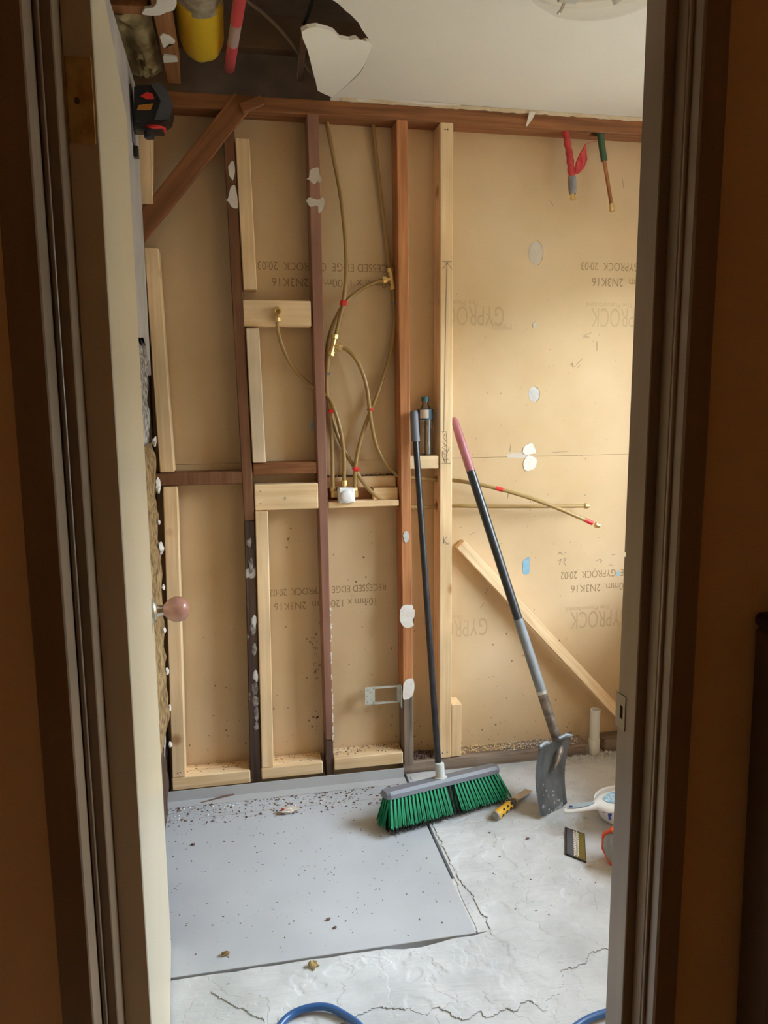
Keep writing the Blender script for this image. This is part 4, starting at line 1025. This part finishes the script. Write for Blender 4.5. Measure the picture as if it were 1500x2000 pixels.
for i in range(12):
    for j in range(3):
        c = hb0 + hdv*(.130+.012*i) + hs*((-.046 if hs.y > 0 else .046)*(1-.45*j)) - hu*.008
        me = None
        o = tube('bristle_tuft', [c, c - hu*.020 + hs*(-.003 if hs.y > 0 else .003)*(1-j)], [.0034, .0042], M['blue_bristle'] if (i+j) % 2 == 0 else M['white_bristle'], hb, 6)

# ------------------------------------------------------------------ small black and gold card
cA, cB, cC, cD_ = [at(a, b, z=Z0+.002) for a, b in ((1105, 1616), (1105, 1668), (1145, 1684), (1142, 1629))]
card = thing('patterned_card', 'small black and gold card with a white grid band on the concrete', 'card', ((cA+cC)/2).to_tuple()[:2] + (Z0,))
def cq(u, v, z=0): return cA*(1-u)*(1-v) + cD_*u*(1-v) + cB*(1-u)*v + cC*u*v + Vector((0, 0, z))
def cpanel(name, u0, u1, v0, v1, z, th, m, par): return slab(name, [cq(u0, v0, z), cq(u1, v0, z), cq(u1, v1, z), cq(u0, v1, z)], (0, 0, th), M[m], par)
base = cpanel('backing', 0, 1, 0, 1, -.0018, .0028, 'black', card)
cpanel('dark_field', .06, .40, .03, .97, .001, .0005, 'dark_grey', card); cpanel('gold_field', .68, .97, .03, .97, .001, .0005, 'gold', card)
band = cpanel('band', .40, .68, .03, .97, .001, .0004, 'gold', card)
for r_i in range(4):
    for k in range(11):
        u = .405 + r_i*.068; v = .035 + k*.085 + (.04 if r_i % 2 else 0)
        if v+.07 < .98: cpanel('print_dash', u, u+.05, v, v+.065, .0014, .0002, 'crumb_white', band)
bm = bmesh.new()
for a, b in ((cq(0, 0), cq(0, 1)), (cq(0, 1), cq(1, 1))): bm_bar(bm, a, b, .006, .004, (0, 0, 1))
from_bm('rim', bm, M['black'], card)

# ------------------------------------------------------------------ orange reel on its edge
oc = at(1196, 1655, z=.066)
orr = .064
reel = thing('measuring_reel', 'orange cased reel with worn grey face standing on edge by the jamb', 'reel', (oc.x+.03, oc.y, Z0))
on = Vector((-.93, -.36, 0)).normalized(); ot = Vector((-on.y, on.x, 0))
octc = Vector((oc.x+.028, oc.y-.005, Z0+orr*.93))
def oct_ring(bm, c, r, n=8, ph=math.pi/8): return [bm.verts.new(c + ot*r*math.cos(2*math.pi*k/n+ph) + Vector((0, 0, 1))*r*math.sin(2*math.pi*k/n+ph)) for k in range(n)]
bm = bmesh.new(); rg = [oct_ring(bm, octc+on*s, r) for s, r in ((-.028, .054), (-.020, .066), (.014, .068), (.024, .062), (.026, .058), (.022, .054))]
for a, b in zip(rg, rg[1:]):
    for k in range(8): bm.faces.new((a[k], a[(k+1) % 8], b[(k+1) % 8], b[k]))
bm.faces.new(rg[0]); bm.faces.new(rg[-1])
from_bm('casing', bm, M['orange'], reel)
bm = bmesh.new(); rg = [oct_ring(bm, octc+on*s, r, 16, 0) for s, r in ((.020, .053), (.0265, .050), (.027, .022), (.029, .018), (.029, .010))]
for a, b in zip(rg, rg[1:]):
    for k in range(16): bm.faces.new((a[k], a[(k+1) % 16], b[(k+1) % 16], b[k]))
bm.faces.new(rg[0]); bm.faces.new(rg[-1])
from_bm('face', bm, M['face_grey'], reel)
bm = bmesh.new(); bm_bar(bm, octc+on*.0-ot*.03+Vector((0, 0, -.052)), octc+on*.0+ot*.04+Vector((0, 0, -.052)), .05, .018, on, .004); from_bm('foot', bm, M['orange'], reel)

# ------------------------------------------------------------------ blue hose loops
hq = [at(a, b, z=.012) for a, b in ((520, 2050), (548, 2002), (572, 1980), (605, 1971), (640, 1970), (672, 1982), (702, 2004), (730, 2040))]
hq2 = [at(a, b, z=.012) for a, b in ((1100, 2030), (1130, 2002), (1160, 1986), (1195, 1976), (1240, 1972), (1290, 1990))]
lo1, lo2 = hq[-1], hq2[0]
mid = [lo1+Vector((.05, -.08, 0)), (lo1+lo2)/2+Vector((0, -.16, 0)), lo2+Vector((-.06, -.07, 0))]
start = [hq[0]+Vector((.05, -.20, 0)), hq[0]+Vector((-.02, -.09, 0))]
allp = start + hq + mid + hq2
for v in allp: v.z = .0125
for i, z in ((4, .022), (5, .026), (6, .026), (7, .022)): allp[i].z = z-.010
ho = tube('hose', smooth_path(allp, 6), .0085, M['hose'], None, 14)
tag(ho, 'glossy blue hose lying in loops on the concrete near the doorway', 'hose')

# ------------------------------------------------------------------ water bottle on the small nogging
wb0 = at(829, 893, y=D+.036); bx_, bz_ = wb0.x+.004, 1.2125
bt = thing('water_bottle', 'clear plastic water bottle with blue cap and label on the short nogging', 'bottle', (bx_, D+.040, bz_))
zt = at(829, 775, y=D+.040).z; hgt = zt-bz_
lathe('bottle_body', (bx_, D+.040, bz_), (0, 0, 1), [(0, .020), (.004, .027), (.02, .0285), (.05, .0275), (.055, .0265), (.06, .0275), (.09, .0275), (.095, .0265), (.1, .0275), (hgt*.60, .0285), (hgt*.66, .0280), (hgt*.74, .0250), (hgt*.82, .0170), (hgt*.88, .0110), (hgt*.90, .0105), (hgt*.91, .0130), (hgt*.925, .0130)], M['bottle'], bt, 24)
lathe('cap', (bx_, D+.040, bz_+hgt*.925), (0, 0, 1), [(0, .0145), (hgt*.07, .0140), (hgt*.075, .012)], M['cap_blue'], bt, 24)
zl0, zl1_ = at(829, 820, y=D+.03).z, at(829, 799, y=D+.03).z
lathe('bottle_label', (bx_, D+.040, zl0), (0, 0, 1), [(0, .0291), (zl1_-zl0, .0291)], M['bottle_label'], bt, 24)
bm = bmesh.new(); K = 10
for a, b in (((-1.95, .0), (-1.25, .0)),):
    v0 = [bm.verts.new((bx_+.0296*math.cos(t), D+.040+.0296*math.sin(t), zl0+.006)) for t in [-2.5+1.1*i/K for i in range(K+1)]]
    v1 = [bm.verts.new((bx_+.0296*math.cos(t), D+.040+.0296*math.sin(t), zl1_-.002)) for t in [-2.5+1.1*i/K for i in range(K+1)]]
    for i in range(K): bm.faces.new((v0[i], v0[i+1], v1[i+1], v1[i]))
from_bm('label_emblem', bm, M['torn_paper'], bt)

# ------------------------------------------------------------------ laser level near the left corner
lc = at(298, 216, y=2.50)
lz = thing('laser_level', 'black and red laser level on a bracket at the top of the left wall', 'tool', (-.250, 2.50, lc.z))
bm = bmesh.new(); pr = [(-.052, -.048), (.018, -.048), (.050, -.034), (.060, .0), (.046, .040), (.028, .058), (-.045, .052)]
bm_slab(bm, [(lc.x+a, 2.455, lc.z+b) for a, b in pr], (0, .09, 0))
bmesh.ops.bevel(bm, geom=bm.edges[:], offset=.004, segments=2, affect='EDGES')
from_bm('body', bm, M['black'], lz)
bm = bmesh.new(); bm_slab(bm, [(lc.x+a, 2.449, lc.z+b) for a, b in ((.008, -.040), (.048, -.036), (.062, .0), (.048, .040), (.028, .060), (.004, .052), (.028, .012))], (0, .006, 0)); from_bm('visor', bm, M['dark_grey'], lz)
bm = bmesh.new(); bm_slab(bm, [(lc.x+a, 2.4535, lc.z+b) for a, b in ((-.028, .022), (-.010, .034), (.006, .030), (.010, .016), (-.010, .014))], (0, .003, 0)); from_bm('red_panel', bm, M['red'], lz)
bm = bmesh.new(); bm_slab(bm, [(lc.x+a, 2.4535, lc.z+b) for a, b in ((-.040, -.016), (-.002, -.014), (.006, .004), (-.034, -.003))], (0, .003, 0)); from_bm('amber_window', bm, M['amber'], lz)
lathe('red_base_ring', (lc.x+.006, 2.50, lc.z-.058), (0, 0, 1), [(0, .026), (.003, .030), (.010, .030)], M['red'], lz, 24)
lathe('knob', (lc.x-.012, 2.49, lc.z-.082), (0, 0, 1), [(0, .012), (.003, .015), (.018, .015), (.024, .008)], M['black'], lz, 16)
box('bracket_arm', -.2495, lc.x+.03, 2.475, 2.525, lc.z-.062, lc.z-.056, M['black'], lz, .001)
box('bracket_plate', -.2503, -.246, 2.47, 2.53, lc.z-.10, lc.z+.06, M['slate'], lz, .001)
box('clamp_tail', -.2503, -.236, 2.485, 2.512, lc.z-.135, lc.z-.103, M['black'], lz, .002)

# ------------------------------------------------------------------ things in the roof void
ib0 = at(270, 110, z=2.43)
ins = bmesh.new(); nx, ny = 22, 34; top = []
x0, x1, y0, y1 = -.312, -.168, 2.262, 2.674
for j in range(ny+1):
    row = []
    for i in range(nx+1):
        x = x0+(x1-x0)*i/nx; y = y0+(y1-y0)*j/ny
        e = min(i, nx-i)/nx*2
        z = 2.424 + .016*noise.noise(Vector((x*22, y*14, 1))) + .008*noise.noise(Vector((x*60, y*50, 4))) + .02*(1-min(1, e*4)) 
        if y > 2.52 and -.235 < x < -.19: z -= .018*max(0, noise.noise(Vector((x*80, y*20, 8)))+.4)
        row.append(ins.verts.new((x, y, z)))
    top.append(row)
for a, b in zip(top, top[1:]):
    for i in range(nx): ins.faces.new((a[i], a[i+1], b[i+1], b[i]))
bmesh.ops.solidify(ins, geom=ins.faces[:], thickness=-.07)
tag(from_bm('insulation_batt', ins, M['batt'], None, True), 'fluffy beige insulation batt between the ceiling joists above the left wall', 'insulation')
yc0, yc1 = at(392, -120, z=2.52), at(392, 118, z=2.50)
yb_ = thing('insulation_bundle', 'smooth yellow wrapped bundle with dusty grey end in the ceiling hole', 'insulation', (yc1.x, yc1.y, 2.45))
ya = Vector((.0, 1, 0)); ycx = (at(343, 60, z=2.47).x+at(438, 60, z=2.47).x)/2; yr = (at(438, 60, z=2.47).x-at(343, 60, z=2.47).x)/2
yend = at(392, 132, z=2.49).y
def bundle(name, s0, s1, rr_, m, amp, seed, cap):
    bm = bmesh.new(); n, seg = 16, 28; rings = []
    for j in range(n+1):
        t = j/n; y = s0+(s1-s0)*t; k = 1.0
        if cap: k = math.sqrt(max(.0, 1-max(0, (t-.72)/.28)**2.6))
        ring = []
        for i in range(seg):
            a = 2*math.pi*i/seg; q = rr_*k*(1+amp*noise.noise(Vector((math.cos(a)*2, math.sin(a)*2+seed, y*14))))
            ring.append(bm.verts.new((ycx+q*math.cos(a), y, 2.545+q*.95*math.sin(a))))
        rings.append(ring)
    for a, b in zip(rings, rings[1:]):
        for i in range(seg): bm.faces.new((a[i], a[(i+1) % seg], b[(i+1) % seg], b[i]))
    bm.faces.new(rings[0]); bm.faces.new(rings[-1])
    return from_bm(name, bm, M[m], yb_, True)
ymid = at(392, 52, z=2.46).y
bundle('wrap', ymid-.02, yend, yr, 'yellow', .05, 1, True); bundle('dusty_end', ymid-.75, ymid, yr*.97, 'dusty', .14, 4, False)
k0, k1 = at(474, -40, z=2.47), at(448, 133, z=2.50)
tpz = thing('taped_pipe', 'pipe banded with pinkish red tape running through the ceiling hole', 'pipe', k1)
tube('pipe', [k0, k1], .0165, M['white_pipe'], tpz, 16)
def seg_(a, b): return [k0+(k1-k0)*a, k0+(k1-k0)*b]
tube('tape_band', seg_(.0, .41), .0174, M['pink'], tpz, 16); tube('tape_band', seg_(.66, 1.0), .0174, M['pink'], tpz, 16)
tag(tube('cable', smooth_path([at(a, b, z=z) for a, b, z in ((462, -40, 2.50), (482, 0, 2.50), (512, 24, 2.495), (545, 55, 2.49), (572, 88, 2.485), (588, 112, 2.48), (606, 140, 2.48), (640, 178, 2.48))]), .0048, M['cable'], None, 8), 'brown cable sagging across the dark ceiling hole towards the torn flap', 'cable')
tag(tube('cable', smooth_path([at(a, b, z=z) for a, b, z in ((616, -40, 2.56), (610, 0, 2.53), (600, 34, 2.50), (592, 58, 2.47), (590, 120, 2.52), (580, 150, 2.6))]), .0052, M['black'], None, 8), 'thin dark cable hanging down behind the torn ceiling flap', 'cable')
bar('hanger', at(594, 60, z=2.45), at(586, 150, z=2.52), .02, .03, (1, 0, 0), M['void'], ceiling)

# ------------------------------------------------------------------ ceiling light
gl = at(1146, 34, z=2.365); RG = .185
gc = Vector((gl.x-.045, gl.y-RG*.97, CZ))
lamp = thing('ceiling_light', 'round clear glass ceiling light with bare fittings inside on the white ceiling', 'ceiling light', gc)
lathe('glass_bowl', gc, (0, 0, -1), [(.002, RG*.97), (.012, RG), (.022, RG*.985), (.04, RG*.93), (.06, RG*.80), (.075, RG*.58), (.083, RG*.3), (.085, .01)], M['glass'], lamp, 48)
lathe('base_pan', gc, (0, 0, -1), [(0, RG*.86), (.006, RG*.86), (.010, RG*.80)], M['white_plastic'], lamp, 40)
lathe('rim', gc, (0, 0, -1), [(0, RG*.99), (.006, RG*1.02), (.014, RG*1.02)], M['glass'], lamp, 48)
for dx, dy in ((-.03, .06), (.06, .07)):
    lathe('lamp_holder', gc+Vector((dx, dy, -.008)), (dx*6, dy*2, -.5), [(0, .022), (.02, .022), (.024, .017), (.04, .017)], M['white_plastic'], lamp, 18)
box('terminal_block', gc.x-.055, gc.x-.005, gc.y+.105, gc.y+.135, CZ-.030, CZ-.008, M['light_grey'], lamp, .002)
box('terminal_block', gc.x-.095, gc.x-.060, gc.y+.085, gc.y+.115, CZ-.034, CZ-.008, M['dark_grey'], lamp, .002)
bar('clip', gc+Vector((-.028, RG*.70, -.010)), gc+Vector((-.028, RG*.97, -.030)), .007, .002, (1, 0, 0), M['steel'], lamp)
lathe('clip_screw', gc+Vector((-.028, RG*.985, -.026)), (0, 1, -.6), [(0, .003), (.006, .004), (.009, .001)], M['chrome'], lamp, 12)

# ------------------------------------------------------------------ dark upright case in the hall
hx = at(1474, 1230, y=1.0).x; hzt = at(1485, 1212, y=.96).z
hbx = thing('upright_case', 'dark upright case standing in the hall against the brown wall', 'case', (hx+.09, .96, 0))
bm = bmesh.new(); bm_hexa(bm, [(hx+.020, .925, .004), (hx+.2, .925, .004), (hx+.2, 1.003, .004), (hx+.020, 1.003, .004)], [(hx, .925, hzt-.022), (hx+.2, .925, hzt-.022), (hx+.2, 1.003, hzt-.022), (hx, 1.003, hzt-.022)], .006)
from_bm('case_body', bm, M['hall_box'], hbx)
box('case_cap', hx-.002, hx+.205, .922, 1.0035, hzt-.0215, hzt, M['hall_cap'], hbx, .006)

# ------------------------------------------------------------------ loose pieces on the floor
ws = at(420, 1561, z=.004); bm = bmesh.new(); a, b = at(392, 1568, z=.006), at(458, 1551, z=.006)
bm_hexa(bm, [a+Vector((0, -.001, 0)), a+Vector((0, .001, 0)), a+Vector((0, .001, .002)), a+Vector((0, -.001, .002))], [b+Vector((-.0, -.006, 0)), b+Vector((0, .006, 0)), b+Vector((0, .006, .005)), b+Vector((0, -.006, .005))])
tag(from_bm('wood_splinter', bm, M['crumb'], None), 'long brown wood splinter lying beside the grey angle strip', 'splinter')
ps = thing('paper_scrap', 'crumpled grey paper scrap with a red corner on the cement sheet seam', 'paper', at(560, 1584, z=.0046))
pc = at(563, 1583, z=.014); lump('crumple', pc, (.026, .014, .011), M['torn_paper'], ps, .8, 3, 3, False); lump('red_corner', at(553, 1583, z=.016), (.009, .005, .008), M['red_wrap'], ps, .7, 2, 5, False)
def clod(px, py, r, label, m='crumb'):
    p = at(px, py, z=.0035 if py < 1870 and px < 900 else 0.0); p.z += r[2]*.75
    tag(lump('debris_clod', p, r, M[m], None, .8, 2, px, False), label, 'debris')
clod(440, 1866, (.011, .006, .006), 'brown crumb of debris near the front edge of the cement sheet', 'wool')
clod(612, 1888, (.011, .013, .008), 'beige fibrous clod lying in front of the cement sheet', 'batt')
clod(641, 1797, (.006, .004, .004), 'dark crumb on the middle of the cement sheet'); clod(654, 1813, (.005, .004, .003), 'dark oval crumb near the front of the cement sheet')
clod(377, 1651, (.006, .004, .004), 'dark crumb on the cement sheet beside the door edge'); clod(1031, 1640, (.006, .004, .004), 'dark curled chip on the concrete below the chisel')
clod(956, 1628, (.004, .003, .003), 'small red brown chip on the concrete under the chisel handle')
def scatter(name, n, gen, size, mat, label, cat='debris', seed=1, flat=.5):
    r_ = random.Random(seed); vs, fs = [], []
    for _ in range(n):
        x, y, z = gen(r_); s = size*(.35+1.3*r_.random()**2.2); a = r_.random()*6.28; k = .4+.6*r_.random(); b = len(vs)
        ca, sa = math.cos(a), math.sin(a)
        for u, v in ((1, 0), (.2, .8), (-.9, .4), (-.5, -.8)):
            u, v = u*s, v*s*k; vs.append((x+u*ca-v*sa, y+u*sa+v*ca, z))
        for u, v in ((.5, 0), (-.4, .1)):
            u, v = u*s, v*s*k; vs.append((x+u*ca-v*sa, y+u*sa+v*ca, z+s*flat*(.6+.6*r_.random())))
        fs += [(b, b+1, b+4), (b+1, b+2, b+5, b+4), (b+2, b+3, b+5), (b+3, b, b+4, b+5), (b+3, b+2, b+1, b)]
    me = bpy.data.meshes.new(name); me.from_pydata(vs, [], fs)
    return stuff(link(name, me, M[mat]), label, cat)
scatter('brown_crumbs', 620, lambda r: (-.29+.88*r.random(), 2.605-.13*r.random()**1.4, .0036 if r.random() > 2 else .004), .0042, 'crumb', 'brown demolition crumbs strewn along the back of the cement sheet', seed=2)
scatter('fine_crumbs', 460, lambda r: (-.27+.85*r.random(), 1.80+.72*r.random()**.8, .0035), .0026, 'crumb', 'fine dark crumbs scattered over the cement sheet', seed=3)
scatter('plaster_crumbs', 130, lambda r: (-.27+.68*r.random(), 2.60-.07*r.random()**1.5, .0045), .0034, 'crumb_white', 'white plaster crumbs along the grey angle strip', seed=4)
scatter('concrete_crumbs', 130, lambda r: (.66+.8*r.random(), 1.80+.8*r.random(), Z0), .0024, 'crumb', 'dark crumbs scattered on the bare concrete', seed=5)
scatter('sawdust', 900, lambda r: (.80+.30*r.random()**1.5, D+.02+.06*r.random(), .050), .0026, 'sawdust', 'yellow sawdust heaped on the bottom plate beside the new stud', seed=6)
scatter('plate_litter', 500, lambda r: (1.0+.34*r.random(), D+.01+.07*r.random(), .049), .0030, 'crumb_white', 'grey litter lying on the weathered bottom plate', seed=7)
scatter('nogging_frass', 420, lambda r: (.335+.25*r.random(), D+.062+.020*r.random()**.7, 1.1385), .0036, 'crumb', 'dark brown borer dust along the top of the pine nogging', seed=8, flat=1.2)
scatter('plank_litter', 420, lambda r: (lambda x: (x, D+.01+.07*r.random()**.6, .080 if x < .03 else (.084 if x < .295 else .0925)))(r.choice((r.uniform(-.2, .02), r.uniform(.12, .285), r.uniform(.34, .59), r.uniform(.34, .59)))), .0026, 'crumb', 'dark litter lying on the pine base planks', seed=9)
scatter('stud_foot_litter', 160, lambda r: (.645+.08*r.random(), D+.015+.06*r.random(), .049), .0045, 'crumb', 'brown splintered litter beside the foot of the weathered stud', seed=10, flat=1.5)
scatter('grit', 420, lambda r: (1.22+.24*r.random()+.0, 2.62+.07*r.random(), Z0), .0055, 'plaster_grey', 'grey grit and mortar rubble around the drain pipe', seed=11, flat=.9)
bpy.context.view_layer.update()
